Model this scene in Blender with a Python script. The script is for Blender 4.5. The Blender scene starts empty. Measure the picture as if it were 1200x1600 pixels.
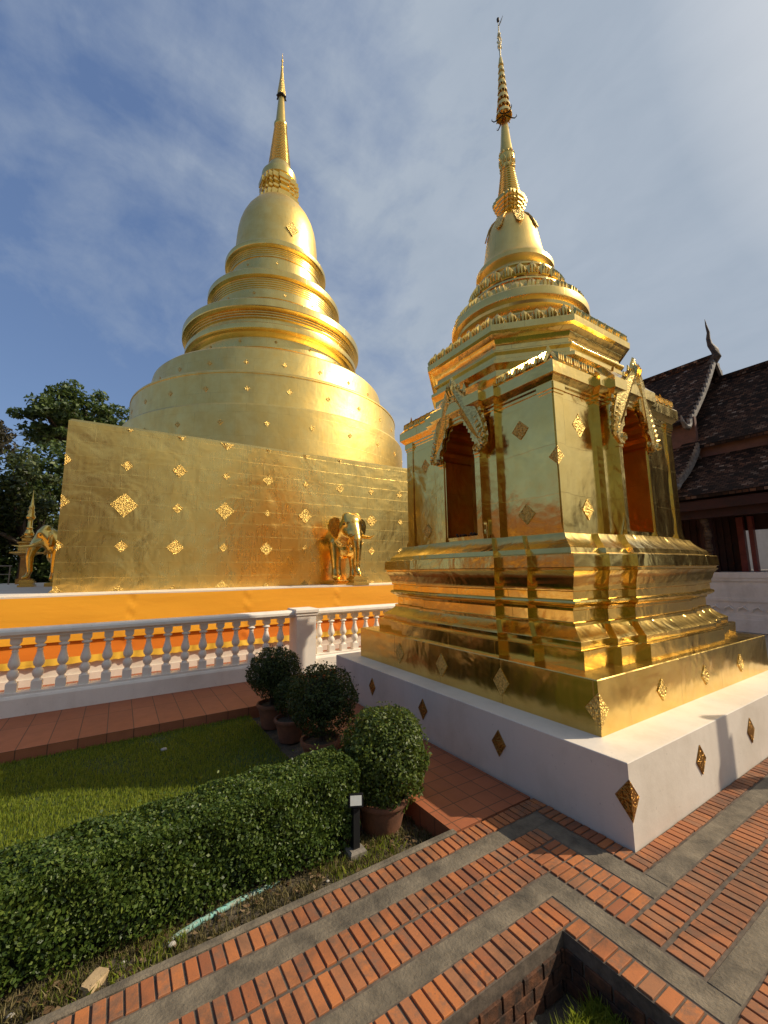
import bpy, bmesh, math, random
import numpy as np
from mathutils import Vector, Matrix
R_ = math.radians
rng = np.random.default_rng(7)
random.seed(7)
S = bpy.context.scene
COL = S.collection

# ------------------------------------------------------------------ camera
cam_d = bpy.data.cameras.new("camera")
cam = bpy.data.objects.new("camera", cam_d); COL.objects.link(cam); S.camera = cam
right = Vector((0.843706, -0.536652, -0.012834)); up = Vector((-0.064494, -0.125072, 0.990049)); fwd = Vector((0.532918, 0.834483, 0.140135))
M = Matrix((right, up, -fwd)).transposed().to_4x4(); M.translation = (0, 0, 1.6)
cam.matrix_world = M
cam_d.sensor_fit = 'VERTICAL'; cam_d.sensor_height = 36; cam_d.lens = 36 * 643.48 / 1600
cam_d.clip_start = 0.05; cam_d.clip_end = 2000

# ------------------------------------------------------------------ sun, sky, exposure
SUN_EL, SUN_AZ = 38.3, -31.0            # azimuth counted from +X towards +Y
sd = bpy.data.lights.new("sun", 'SUN'); sun = bpy.data.objects.new("sun", sd); COL.objects.link(sun)
sd.energy = 3.9; sd.angle = R_(0.6); sd.color = (1.0, 0.86, 0.66)
sv = Vector((math.cos(R_(SUN_AZ)) * math.cos(R_(SUN_EL)), math.sin(R_(SUN_AZ)) * math.cos(R_(SUN_EL)), math.sin(R_(SUN_EL))))
sun.rotation_euler = sv.to_track_quat('Z', 'Y').to_euler(); sun.location = sv * 60
W = bpy.data.worlds.new("World"); S.world = W; W.use_nodes = True
wt = W.node_tree; wn = wt.nodes; wl = wt.links; wn.clear()
sky = wn.new('ShaderNodeTexSky'); sky.sky_type = 'NISHITA'; sky.sun_disc = False
sky.sun_elevation = R_(SUN_EL); sky.sun_rotation = R_(90 - SUN_AZ)
sky.air_density = 1.0; sky.dust_density = 1.2; sky.ozone_density = 1.5
tc = wn.new('ShaderNodeTexCoord')
def noise(nt, vec, scale, detail=6, rough=0.55, dist=0.0):
    n = nt.nodes.new('ShaderNodeTexNoise'); n.inputs['Scale'].default_value = scale; n.inputs['Detail'].default_value = detail
    n.inputs['Roughness'].default_value = rough; n.inputs['Distortion'].default_value = dist
    if vec is not None: nt.links.new(vec, n.inputs['Vector'])
    return n.outputs['Fac']
def mapping(nt, vec, scale=(1, 1, 1), rot=(0, 0, 0), loc=(0, 0, 0)):
    m = nt.nodes.new('ShaderNodeMapping'); m.inputs['Scale'].default_value = scale; m.inputs['Rotation'].default_value = rot; m.inputs['Location'].default_value = loc
    nt.links.new(vec, m.inputs['Vector']); return m.outputs['Vector']
def ramp(nt, fac, stops):
    r = nt.nodes.new('ShaderNodeValToRGB'); e = r.color_ramp.elements
    while len(e) < len(stops): e.new(0.5)
    for i, (p, c) in enumerate(stops):
        e[i].position = p; e[i].color = (c[0], c[1], c[2], 1) if not isinstance(c, (int, float)) else (c, c, c, 1)
    nt.links.new(fac, r.inputs['Fac']); return r.outputs['Color']
def math_n(nt, op, a, b=None, clamp=False):
    m = nt.nodes.new('ShaderNodeMath'); m.operation = op; m.use_clamp = clamp
    for i, v in enumerate((a, b)):
        if v is None: continue
        if isinstance(v, (int, float)): m.inputs[i].default_value = v
        else: nt.links.new(v, m.inputs[i])
    return m.outputs[0]
def mixc(nt, fac, a, b, mode='MIX'):
    m = nt.nodes.new('ShaderNodeMix'); m.data_type = 'RGBA'; m.blend_type = mode
    for s, v in (('Factor', fac), ('A', a), ('B', b)):
        sock = [i for i in m.inputs if i.name == s and (i.type == 'RGBA' or s == 'Factor')][0]
        if isinstance(v, (int, float)): sock.default_value = v
        elif isinstance(v, tuple): sock.default_value = (v[0], v[1], v[2], 1)
        else: nt.links.new(v, sock)
    return [o for o in m.outputs if o.type == 'RGBA'][0]
# thin high cloud: streaky veil, thicker towards the right of the view
cv = mapping(wt, tc.outputs['Generated'], scale=(0.7, 1.9, 1.5), rot=(0.3, 0.5, 0.9))
n1 = noise(wt, cv, 1.9, 7, 0.6, 0.5)
n2 = noise(wt, mapping(wt, tc.outputs['Generated'], scale=(2.2, 0.8, 2.6), rot=(0.9, 0.2, 0.5)), 4.5, 8, 0.62, 0.3)
dotn = wn.new('ShaderNodeVectorMath'); dotn.operation = 'DOT_PRODUCT'; dotn.inputs[1].default_value = (0.86, -0.42, 0.28)
wl.new(tc.outputs['Generated'], dotn.inputs[0])
sideways = math_n(wt, 'MULTIPLY', dotn.outputs['Value'], 0.55)
cs = math_n(wt, 'ADD', math_n(wt, 'ADD', math_n(wt, 'MULTIPLY', n1, 0.80), math_n(wt, 'MULTIPLY', n2, 0.30)), sideways)
cfac = ramp(wt, cs, [(0.40, 0.06), (0.57, 0.46), (0.77, 0.98)])
bg = wn.new('ShaderNodeBackground'); bg.inputs['Strength'].default_value = 0.125
cloudcol = mixc(wt, n2, (2.2, 2.65, 3.25), (3.0, 3.4, 3.95))
skyd = mixc(wt, 0.55, sky.outputs['Color'], (0.58, 1.08, 2.45))
dsun = wn.new('ShaderNodeVectorMath'); dsun.operation = 'DOT_PRODUCT'; dsun.inputs[1].default_value = tuple(sv); wl.new(tc.outputs['Generated'], dsun.inputs[0])
glow = ramp(wt, dsun.outputs['Value'], [(0.80, 0.0), (0.99, 1.0)])      # thin cloud is brighter round the sun
cloudcol = mixc(wt, glow, cloudcol, (6.0, 6.0, 6.0))
wl.new(mixc(wt, cfac, skyd, cloudcol), bg.inputs['Color'])
wo = wn.new('ShaderNodeOutputWorld'); wl.new(bg.outputs[0], wo.inputs['Surface'])
S.view_settings.view_transform = 'Standard'; S.view_settings.look = 'None'; S.view_settings.exposure = 0.28; S.view_settings.gamma = 1.0
try:
    S.view_settings.use_curve_mapping = False
    S.cycles.max_bounces = 10; S.cycles.glossy_bounces = 8; S.cycles.diffuse_bounces = 4; S.cycles.transmission_bounces = 4
    S.cycles.sample_clamp_indirect = 4.0; S.cycles.blur_glossy = 0.3; S.cycles.use_denoising = True
except Exception: pass

# ------------------------------------------------------------------ helpers
def finish(name, bm, mat, parent=None, smooth=None, uv='box', loc=None):
    me = bpy.data.meshes.new(name)
    ul = bm.loops.layers.uv.new("UVMap")
    bm.normal_update()
    for f in bm.faces:
        n = f.normal
        if uv == 'cyl':
            a = [math.atan2(l.vert.co.y, l.vert.co.x) for l in f.loops]
            if max(a) - min(a) > math.pi: a = [x + 2 * math.pi if x < 0 else x for x in a]
            rr = max(math.hypot(l.vert.co.x, l.vert.co.y) for l in f.loops)
            rq = max(0.2, round(rr * 2) / 2)
            for l, x in zip(f.loops, a): l[ul].uv = (x * rq, l.vert.co.z)
        else:
            ax, ay, az = abs(n.x), abs(n.y), abs(n.z)
            for l in f.loops:
                c = l.vert.co
                l[ul].uv = (c.x, c.y) if az > ax and az > ay else ((c.x, c.z) if ay >= ax else (c.y + 0.37, c.z))
    bm.to_mesh(me); bm.free()
    if smooth is not None:
        me.shade_smooth(); me.set_sharp_from_angle(angle=R_(smooth))
    return link(name, me, mat, parent, loc)
def link(name, me, mat=None, parent=None, loc=None):
    o = bpy.data.objects.new(name, me); COL.objects.link(o)
    if mat is not None and me is not None and len(me.materials) == 0: me.materials.append(mat)
    if parent is not None: o.parent = parent
    if loc is not None: o.location = loc
    return o
def tag(o, label, cat, group=None):
    o['label'] = label; o['category'] = cat
    if group: o['group'] = group
    return o
def thing(name, label, cat, loc=(0, 0, 0), rz=0, group=None):
    o = bpy.data.objects.new(name, None); COL.objects.link(o); o.location = loc; o.rotation_euler = (0, 0, rz); o.empty_display_size = 0.2
    return tag(o, label, cat, group)
def struct(o, kind='structure'):
    o['kind'] = kind; return o
def dup(o, parent=None, loc=None):
    c = o.copy(); COL.objects.link(c)
    if parent is not None: c.parent = parent
    if loc is not None: c.location = loc
    return c
def box(bm, x0, x1, y0, y1, z0, z1, bev=0.0, top_only=False):
    v = [bm.verts.new(p) for p in ((x0, y0, z0), (x1, y0, z0), (x1, y1, z0), (x0, y1, z0))]
    if bev <= 0:
        w = [bm.verts.new(p) for p in ((x0, y0, z1), (x1, y0, z1), (x1, y1, z1), (x0, y1, z1))]
        lay = [v, w]
    else:
        w = [bm.verts.new(p) for p in ((x0, y0, z1 - bev), (x1, y0, z1 - bev), (x1, y1, z1 - bev), (x0, y1, z1 - bev))]
        u = [bm.verts.new(p) for p in ((x0 + bev, y0 + bev, z1), (x1 - bev, y0 + bev, z1), (x1 - bev, y1 - bev, z1), (x0 + bev, y1 - bev, z1))]
        lay = [v, w, u]
    for a, b in zip(lay, lay[1:]):
        for i in range(4): bm.faces.new((a[i], a[(i + 1) % 4], b[(i + 1) % 4], b[i]))
    bm.faces.new(lay[-1])
    if not top_only: bm.faces.new(v[::-1])
def loft(bm, rings, cap0=True, cap1=True):
    L = [[bm.verts.new(p) for p in r] for r in rings]
    n = len(L[0])
    for a, b in zip(L, L[1:]):
        for i in range(n):
            try: bm.faces.new((a[i], a[(i + 1) % n], b[(i + 1) % n], b[i]))
            except ValueError: pass
    if cap0: bm.faces.new(L[0][::-1])
    if cap1: bm.faces.new(L[-1])
def lathe(bm, prof, n=64, cx=0, cy=0, cap=True):
    rings = [[(cx + max(r, 1e-4) * math.cos(2 * math.pi * i / n), cy + max(r, 1e-4) * math.sin(2 * math.pi * i / n), z) for i in range(n)] for r, z in prof]
    loft(bm, rings, cap, cap)
def tube(bm, pts, rad, n=8, cap=True):
    pts = [Vector(p) for p in pts]; rings = []
    ref = Vector((0, 0, 1))
    for i, p in enumerate(pts):
        t = (pts[min(i + 1, len(pts) - 1)] - pts[max(i - 1, 0)]).normalized()
        r0 = ref if abs(t.dot(ref)) < 0.95 else Vector((1, 0, 0))
        a = t.cross(r0).normalized(); b = a.cross(t)
        rr = rad[i] if isinstance(rad, (list, tuple)) else rad
        rings.append([p + (a * math.cos(2 * math.pi * k / n) + b * math.sin(2 * math.pi * k / n)) * rr for k in range(n)])
    loft(bm, rings, cap, cap)
def prism(bm, poly, f0, f1):
    """extrude a 2D polygon (u,v) between two maps f0,f1: (u,v)->3D"""
    a = [bm.verts.new(f0(u, v)) for u, v in poly]; b = [bm.verts.new(f1(u, v)) for u, v in poly]
    n = len(poly)
    for i in range(n): bm.faces.new((a[i], a[(i + 1) % n], b[(i + 1) % n], b[i]))
    bm.faces.new(a[::-1]); bm.faces.new(b)
def redent(b, z, steps=(), cx=0, cy=0):
    """square of half-width b with a projecting centre; steps = [(half_len, projection_total), ...] outermost first"""
    side = [(-b, -b)]; p = 0
    for s, d in steps:
        side += [(-s, -b - p), (-s, -b - d)]; p = d
    for s, d in reversed(list(steps)):
        pass
    mir = [(-x, y) for x, y in reversed(side[1:])]
    side = side + mir
    pts = []
    for k in range(4):
        for x, y in side:
            if k == 0: q = (x, y)
            elif k == 1: q = (-y, x)
            elif k == 2: q = (-x, -y)
            else: q = (y, -x)
            pts.append((cx + q[0], cy + q[1], z))
    return pts
def mesh_arrays(name, V, F, mat, parent=None, loc=None):
    me = bpy.data.meshes.new(name)
    V = np.asarray(V, dtype=np.float32); F = np.asarray(F, dtype=np.int32)
    k = F.shape[1]
    me.vertices.add(len(V)); me.vertices.foreach_set('co', V.ravel())
    me.loops.add(F.size); me.loops.foreach_set('vertex_index', F.ravel())
    me.polygons.add(len(F)); me.polygons.foreach_set('loop_start', np.arange(0, F.size, k, dtype=np.int32)); me.polygons.foreach_set('loop_total', np.full(len(F), k, dtype=np.int32))
    me.update(calc_edges=True); me.validate()
    return link(name, me, mat, parent, loc)
def leaves(P, N, size, aspect=0.55, jitter=0.9, sizevar=0.35):
    """diamond leaves at points P, facing roughly N"""
    n = len(P)
    d = N + jitter * rng.normal(size=(n, 3)); d /= np.linalg.norm(d, axis=1)[:, None] + 1e-9
    t = rng.normal(size=(n, 3)); t -= (t * d).sum(1)[:, None] * d; t /= np.linalg.norm(t, axis=1)[:, None] + 1e-9
    b = np.cross(d, t); s = size * (1 + sizevar * rng.uniform(-1, 1, n))[:, None]
    V = np.stack([P + t * s * .5, P + b * s * aspect * .5 + d * s * .08, P - t * s * .5, P - b * s * aspect * .5 + d * s * .08], 1).reshape(-1, 3)
    F = np.arange(4 * n).reshape(-1, 4)
    return V, F

# ------------------------------------------------------------------ materials
def new_mat(name):
    m = bpy.data.materials.new(name); m.use_nodes = True; nt = m.node_tree
    b = nt.nodes['Principled BSDF']; t = nt.nodes.new('ShaderNodeTexCoord')
    return m, nt, b, t
def bump(nt, b, h, strength, dist, prev=None):
    n = nt.nodes.new('ShaderNodeBump'); n.inputs['Strength'].default_value = strength; n.inputs['Distance'].default_value = dist
    nt.links.new(h, n.inputs['Height'])
    if prev is not None: nt.links.new(prev, n.inputs['Normal'])
    nt.links.new(n.outputs['Normal'], b.inputs['Normal']); return n.outputs['Normal']
def mat_gold(name, pw=1.0, ph=0.3, seam=0.5, dent=0.5, dscale=1.3, rough=0.3, c1=(0.88, 0.64, 0.21), c2=(0.76, 0.49, 0.12), seamdark=0.35, mort=0.006):
    m, nt, b, t = new_mat(name); L = nt.links
    b.inputs['Metallic'].default_value = 1.0
    uv = t.outputs['UV']; ob = t.outputs['Object']
    br = nt.nodes.new('ShaderNodeTexBrick'); br.offset = 0.5
    br.inputs['Scale'].default_value = 1.0; br.inputs['Brick Width'].default_value = pw; br.inputs['Row Height'].default_value = ph
    br.inputs['Mortar Size'].default_value = mort; br.inputs['Mortar Smooth'].default_value = 0.5
    br.inputs['Color1'].default_value = (0, 0, 0, 1); br.inputs['Color2'].default_value = (1, 1, 1, 1); br.inputs['Mortar'].default_value = (.5, .5, .5, 1)
    wob = nt.nodes.new('ShaderNodeTexNoise'); wob.inputs['Scale'].default_value = 2.2; L.new(uv, wob.inputs['Vector'])
    vm = nt.nodes.new('ShaderNodeVectorMath'); vm.operation = 'MULTIPLY_ADD'; L.new(wob.outputs['Color'], vm.inputs[0]); vm.inputs[1].default_value = (.05, .05, .05); L.new(uv, vm.inputs[2])
    L.new(vm.outputs[0], br.inputs['Vector'])
    seamf = math_n(nt, 'MULTIPLY', br.outputs['Fac'], ramp(nt, noise(nt, uv, 1.9, 4, .6), [(0.36, 0.12), (0.62, 1.0)]))
    big = noise(nt, ob, dscale, 3, 0.5, 0.4); fine = noise(nt, ob, dscale * 9, 4, 0.6)
    streak = noise(nt, mapping(nt, uv, scale=(14, 1.2, 1)), 2.0, 4, 0.6)
    blot = noise(nt, ob, 3.1, 5, 0.65)
    col = mixc(nt, ramp(nt, blot, [(0.35, 0.0), (0.72, 0.75)]), c1, c2)
    tar = noise(nt, mapping(nt, ob, scale=(1, 1, .35)), 1.1, 7, 0.7, .6)
    col = mixc(nt, ramp(nt, tar, [(0.52, 0.0), (0.75, 0.30)]), col, (c2[0] * .62, c2[1] * .6, c2[2] * .8))
    col = mixc(nt, math_n(nt, 'MULTIPLY', br.outputs['Color'], 0.18), col, c2)
    col = mixc(nt, math_n(nt, 'MULTIPLY', seamf, seamdark), col, (0.28, 0.17, 0.05))
    L.new(col, b.inputs['Base Color'])
    r = math_n(nt, 'ADD', math_n(nt, 'MULTIPLY', streak, 0.16), math_n(nt, 'MULTIPLY', blot, 0.14))
    L.new(math_n(nt, 'ADD', r, rough - 0.15), b.inputs['Roughness'])
    n0 = bump(nt, b, big, dent, 0.10)
    tilt = mixc(nt, 0.5, br.outputs['Color'], fine)
    n1 = bump(nt, b, fine, 0.05, 0.02, n0)
    bump(nt, b, seamf, seam, 0.02, n1)
    return m
def mat_ornate(name, scale=60, c=(0.88, 0.61, 0.18), rough=0.3, strength=0.9, dist=0.02, metal=1.0):
    m, nt, b, t = new_mat(name); L = nt.links; b.inputs['Metallic'].default_value = metal
    v = nt.nodes.new('ShaderNodeTexVoronoi'); v.feature = 'SMOOTH_F1'; v.inputs['Scale'].default_value = scale; L.new(t.outputs['Object'], v.inputs['Vector'])
    nz = noise(nt, t.outputs['Object'], scale * .8, 3)
    L.new(mixc(nt, ramp(nt, v.outputs['Distance'], [(0.25, 0.0), (0.75, 0.85)]), c, (c[0] * .4, c[1] * .35, c[2] * .3)), b.inputs['Base Color'])  # crevices of the relief painted darker, shade put into the colour
    b.inputs['Roughness'].default_value = rough
    h = math_n(nt, 'SUBTRACT', nz, v.outputs['Distance'])
    bump(nt, b, h, strength, dist); return m
def mat_plain(name, c1, c2, scale=3.0, rough=0.8, bstr=0.2, bdist=0.01, bscale=30, metal=0.0, spec=0.3, lo=0.35, hi=0.7):
    m, nt, b, t = new_mat(name)
    ob = t.outputs['Object']
    nz = noise(nt, ob, scale, 6, 0.65, 0.2)
    nt.links.new(mixc(nt, ramp(nt, nz, [(lo, 0.0), (hi, 1.0)]), c1, c2), b.inputs['Base Color'])
    b.inputs['Roughness'].default_value = rough; b.inputs['Metallic'].default_value = metal; b.inputs['Specular IOR Level'].default_value = spec
    if bstr: bump(nt, b, noise(nt, ob, bscale, 5, 0.6), bstr, bdist)
    return m
def island_random(nt): return nt.nodes.new('ShaderNodeNewGeometry').outputs['Random Per Island']
def mat_leaf(name, dark, mid, light, rough=0.42, trans=0.25, spec=0.5):
    m, nt, b, t = new_mat(name); L = nt.links
    col = ramp(nt, island_random(nt), [(0.0, dark), (0.55, mid), (1.0, light)])
    big = noise(nt, t.outputs['Object'], 2.5, 3)
    col = mixc(nt, ramp(nt, big, [(0.3, 0.35), (0.7, 0.0)]), col, dark)
    L.new(col, b.inputs['Base Color']); b.inputs['Roughness'].default_value = rough; b.inputs['Specular IOR Level'].default_value = spec
    tr = nt.nodes.new('ShaderNodeBsdfTranslucent'); L.new(mixc(nt, 0.5, col, (light[0] * 1.3, light[1] * 1.3, light[2] * .6)), tr.inputs['Color'])
    mx = nt.nodes.new('ShaderNodeMixShader'); mx.inputs[0].default_value = trans
    L.new(b.outputs[0], mx.inputs[1]); L.new(tr.outputs[0], mx.inputs[2])
    out = [n for n in nt.nodes if n.type == 'OUTPUT_MATERIAL'][0]; L.new(mx.outputs[0], out.inputs['Surface']); return m
def mat_brick(name='fired_brick', dull=0.0):
    m, nt, b, t = new_mat(name); L = nt.links
    r = island_random(nt)
    col = ramp(nt, r, [(0.0, (0.28, 0.085, 0.035)), (0.25, (0.46, 0.13, 0.036)), (0.55, (0.58, 0.185, 0.045)), (0.8, (0.50, 0.16, 0.05)), (1.0, (0.34, 0.15, 0.07))])
    ob = t.outputs['Object']
    blot = noise(nt, ob, 22, 6, 0.7, 0.3); spots = noise(nt, ob, 130, 3, 0.6)
    worn = math_n(nt, 'MULTIPLY', ramp(nt, blot, [(0.40, 0.0), (0.66, 0.9)]), ramp(nt, math_n(nt, 'FRACT', math_n(nt, 'MULTIPLY', r, 7.31)), [(0.45, 0.15), (0.8, 1.0)]))
    col = mixc(nt, worn, col, (0.17, 0.11, 0.075))
    col = mixc(nt, ramp(nt, spots, [(0.62, 0.0), (0.72, 0.7)]), col, (0.10, 0.07, 0.05))
    if dull: col = mixc(nt, dull, col, (0.22, 0.115, 0.065))
    stain = noise(nt, ob, 2.4, 7, .72, .5)
    col = mixc(nt, ramp(nt, stain, [(0.44, 0.0), (0.64, 0.68)]), col, (0.085, 0.055, 0.038))
    L.new(col, b.inputs['Base Color']); b.inputs['Roughness'].default_value = 0.75; b.inputs['Specular IOR Level'].default_value = 0.25
    bump(nt, b, mixc(nt, .5, blot, spots), 0.35, 0.006); return m
def mat_tilefloor(name, w, h, c1, c2, grout, mort=0.004, offset=0.0):
    m, nt, b, t = new_mat(name); L = nt.links
    br = nt.nodes.new('ShaderNodeTexBrick'); br.offset = offset; br.inputs['Scale'].default_value = 1
    br.inputs['Brick Width'].default_value = w; br.inputs['Row Height'].default_value = h; br.inputs['Mortar Size'].default_value = mort; br.inputs['Mortar Smooth'].default_value = 0.2
    br.inputs['Color1'].default_value = (*c1, 1); br.inputs['Color2'].default_value = (*c2, 1); br.inputs['Mortar'].default_value = (*grout, 1)
    L.new(t.outputs['UV'], br.inputs['Vector'])
    nz = noise(nt, t.outputs['Object'], 6, 6, 0.7)
    L.new(mixc(nt, ramp(nt, nz, [(0.4, 0.0), (0.8, 0.5)]), br.outputs['Color'], (c1[0] * .5, c1[1] * .5, c1[2] * .5)), b.inputs['Base Color'])
    b.inputs['Roughness'].default_value = 0.62; b.inputs['Specular IOR Level'].default_value = 0.3
    n0 = bump(nt, b, br.outputs['Fac'], -0.6, 0.004); bump(nt, b, noise(nt, t.outputs['Object'], 60, 3), 0.12, 0.003, n0); return m
def mat_rooftile():
    m, nt, b, t = new_mat('roof_tiles'); L = nt.links
    br = nt.nodes.new('ShaderNodeTexBrick'); br.offset = 0.5; br.inputs['Scale'].default_value = 1
    br.inputs['Brick Width'].default_value = 0.13; br.inputs['Row Height'].default_value = 0.085; br.inputs['Mortar Size'].default_value = 0.010; br.inputs['Mortar Smooth'].default_value = 0.4
    br.inputs['Color1'].default_value = (0, 0, 0, 1); br.inputs['Color2'].default_value = (1, 1, 1, 1); br.inputs['Mortar'].default_value = (.2, .2, .2, 1)
    L.new(t.outputs['UV'], br.inputs['Vector'])
    col = ramp(nt, br.outputs['Color'], [(0.0, (0.014, 0.009, 0.007)), (0.40, (0.060, 0.028, 0.016)), (0.70, (0.14, 0.062, 0.034)), (0.90, (0.16, 0.085, 0.052)), (1.0, (0.36, 0.25, 0.18))])
    moss = noise(nt, t.outputs['UV'], 0.9, 6, 0.7)
    col = mixc(nt, ramp(nt, moss, [(0.38, 0.0), (0.64, 0.9)]), col, (0.016, 0.012, 0.009))
    col = mixc(nt, br.outputs['Fac'], col, (0.008, 0.006, 0.005))
    L.new(col, b.inputs['Base Color']); b.inputs['Roughness'].default_value = 0.85; b.inputs['Specular IOR Level'].default_value = .08
    n0 = bump(nt, b, br.outputs['Fac'], -0.9, 0.02); bump(nt, b, br.outputs['Color'], 0.5, 0.02, n0); return m
def mat_plaster(name, c=(0.75, 0.675, 0.57), dirt=(0.46, 0.39, 0.30), amt=0.6):
    m, nt, b, t = new_mat(name); L = nt.links; ob = t.outputs['Object']
    nz = noise(nt, ob, 1.7, 6, 0.65); st = noise(nt, mapping(nt, ob, scale=(3.2, 3.2, .5)), 2.0, 6, 0.6); sp = noise(nt, ob, 38, 4, .6)
    col = mixc(nt, math_n(nt, 'MULTIPLY', ramp(nt, nz, [(0.45, 0.0), (0.8, 1.0)]), amt), c, dirt)
    col = mixc(nt, math_n(nt, 'MULTIPLY', ramp(nt, st, [(0.50, 0.0), (0.80, 1.0)]), amt * .45), col, dirt)
    col = mixc(nt, ramp(nt, sp, [(0.67, 0.0), (0.73, amt * .7)]), col, (0.3, 0.27, 0.23))
    L.new(col, b.inputs['Base Color']); b.inputs['Roughness'].default_value = 0.7; b.inputs['Specular IOR Level'].default_value = 0.25
    n0 = bump(nt, b, noise(nt, ob, 9, 5), 0.12, 0.02); bump(nt, b, noise(nt, ob, 70, 3), 0.15, 0.003, n0); return m
def mat_cloth(name, c, c2):
    m, nt, b, t = new_mat(name); L = nt.links
    col = mixc(nt, noise(nt, mapping(nt, t.outputs['Object'], scale=(.6, 1, 4)), 2.0, 4), c, c2)
    L.new(col, b.inputs['Base Color']); b.inputs['Roughness'].default_value = 0.6; b.inputs['Sheen Weight'].default_value = .3; b.inputs['Specular IOR Level'].default_value = .2
    n0 = bump(nt, b, noise(nt, mapping(nt, t.outputs['Object'], scale=(1, 1, 6), rot=(0, .12, 0)), 1.3, 3, .5, .4), 0.22, 0.03)
    return m
GOLD_WALL = mat_gold('gold_sheet_wall', 0.9, 0.275, seam=0.21, dent=0.28, dscale=1.5, rough=0.29, seamdark=0.12, mort=0.006, c1=(0.86, 0.60, 0.185), c2=(0.74, 0.47, 0.115))
GOLD_DRUM = mat_gold('gold_sheet_drum', 0.5, 0.62, seam=0.16, dent=0.16, dscale=1.3, rough=0.42, seamdark=0.3, mort=0.005)
GOLD_RING = mat_gold('gold_rings', 0.9, 3.0, seam=0.2, dent=0.08, dscale=1.5, rough=0.30, seamdark=0.3, mort=0.004)
GOLD_BASE = mat_gold('gold_sheet_base', 0.62, 2.0, seam=0.2, dent=0.17, dscale=2.4, rough=0.18, c1=(0.88, 0.62, 0.19), seamdark=0.5, mort=0.003)
GOLD_BODY = mat_gold('gold_sheet_body', 2.0, 0.46, seam=0.12, dent=0.17, dscale=1.8, rough=0.16, c1=(0.88, 0.62, 0.19), seamdark=0.35, mort=0.003)
GOLD_SMOOTH = mat_gold('gold_smooth', 9.0, 9.0, seam=0.0, dent=0.10, dscale=4.0, rough=0.22, seamdark=0.0, c1=(0.85, 0.57, 0.155))
GOLD_ORN = mat_ornate('gold_relief', 46)
GOLD_ORN_FINE = mat_ornate('gold_relief_fine', 70, rough=.36, dist=.022, strength=.9)
MOSAIC = mat_ornate('amber_mosaic', 95, c=(0.46, 0.24, 0.05), rough=.22, strength=1.0, dist=.012, metal=0.85)
SILVERGOLD = mat_ornate('gilt_filigree', 60, c=(0.84, 0.68, 0.36), rough=.32, dist=.006, strength=.5)
DARKMETAL = mat_plain('dark_metal', (0.03, 0.028, 0.025), (0.06, 0.05, 0.04), rough=.5, metal=.6, bstr=0)
WHITE = mat_plaster('white_plaster', (0.70, 0.63, 0.535)); WHITE_B = mat_plaster('balustrade_plaster', (0.84, 0.78, 0.69), (0.55, 0.48, 0.40)); WHITE2 = mat_plaster('weathered_white', (0.70, 0.66, 0.62), (0.42, 0.38, 0.34), .8)
BRICK = mat_brick('fired_brick', .30); BRICK_E = mat_brick('dull_brick', .5)  # east bricks mixed further towards a dull brown
CONCRETE = mat_plain('concrete', (0.22, 0.18, 0.125), (0.055, 0.047, 0.036), scale=6.5, rough=.85, bstr=.8, bdist=.008, bscale=70, lo=.32, hi=.74)
MORTAR = mat_plain('dark_mortar', (0.15, 0.115, 0.085), (0.06, 0.048, 0.038), scale=20, rough=.9, bstr=.4)
TILE_A = mat_tilefloor('terracotta_tiles', 0.158, 0.158, (0.36, 0.115, 0.05), (0.30, 0.10, 0.045), (0.10, 0.05, 0.03))
TILE_B = mat_tilefloor('terracotta_slabs', 0.235, 1.2, (0.40, 0.14, 0.065), (0.35, 0.12, 0.055), (0.12, 0.06, 0.035), mort=0.005)
DIRT = mat_plain('soil', (0.12, 0.095, 0.065), (0.05, 0.042, 0.03), scale=9, rough=.95, bstr=.8, bdist=.02, bscale=45)
PAVE = mat_plain('plain_paving', (0.42, 0.36, 0.28), (0.32, 0.27, 0.21), scale=1.2, rough=.85, bstr=.2)
CLOTH = mat_cloth('saffron_cloth', (0.88, 0.42, 0.025), (0.82, 0.35, 0.02)); CLOTH2 = mat_cloth('orange_cloth', (0.78, 0.22, 0.015), (0.70, 0.19, 0.012)); CLOTH3 = mat_cloth('yellow_cloth', (0.85, 0.55, 0.06), (0.7, 0.42, 0.04))
ROOF = mat_rooftile()
REDWOOD = mat_plain('dark_red_wood', (0.040, 0.011, 0.009), (0.02, 0.007, 0.006), scale=4, rough=.65, bstr=.2)
BROWNWOOD = mat_plain('brown_board', (0.15, 0.07, 0.05), (0.09, 0.045, 0.035), scale=4, rough=.7, bstr=.2)
PALECARVE = mat_plain('pale_carving', (0.24, 0.21, 0.18), (0.06, 0.05, 0.045), scale=9, rough=.7, bstr=.8, bdist=.02, bscale=25)
BROWNCARVE = mat_plain('brown_carving', (0.10, 0.065, 0.04), (0.035, 0.02, 0.014), scale=9, rough=.6, bstr=.9, bdist=.03, bscale=22)
TERRACOTTA = mat_plain('terracotta_pot', (0.25, 0.105, 0.055), (0.12, 0.06, 0.038), scale=7, rough=.8, bstr=.3)
BARK = mat_plain('bark', (0.10, 0.075, 0.055), (0.045, 0.035, 0.027), scale=12, rough=.9, bstr=.8, bdist=.02)
BLACK = mat_plain('black_plastic', (0.012, 0.012, 0.013), (0.02, 0.02, 0.02), rough=.45, bstr=0)
STONE = mat_plain('stone_block', (0.24, 0.21, 0.17), (0.13, 0.115, 0.095), scale=14, rough=.9, bstr=.6)
LEAF_HEDGE = mat_leaf('hedge_leaves', (0.026, 0.050, 0.009), (0.070, 0.118, 0.017), (0.165, 0.215, 0.038), rough=.45, spec=.3)
LEAF_BUSH = mat_leaf('topiary_leaves', (0.026, 0.046, 0.008), (0.072, 0.112, 0.016), (0.18, 0.22, 0.04), rough=.45, spec=.3)
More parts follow.
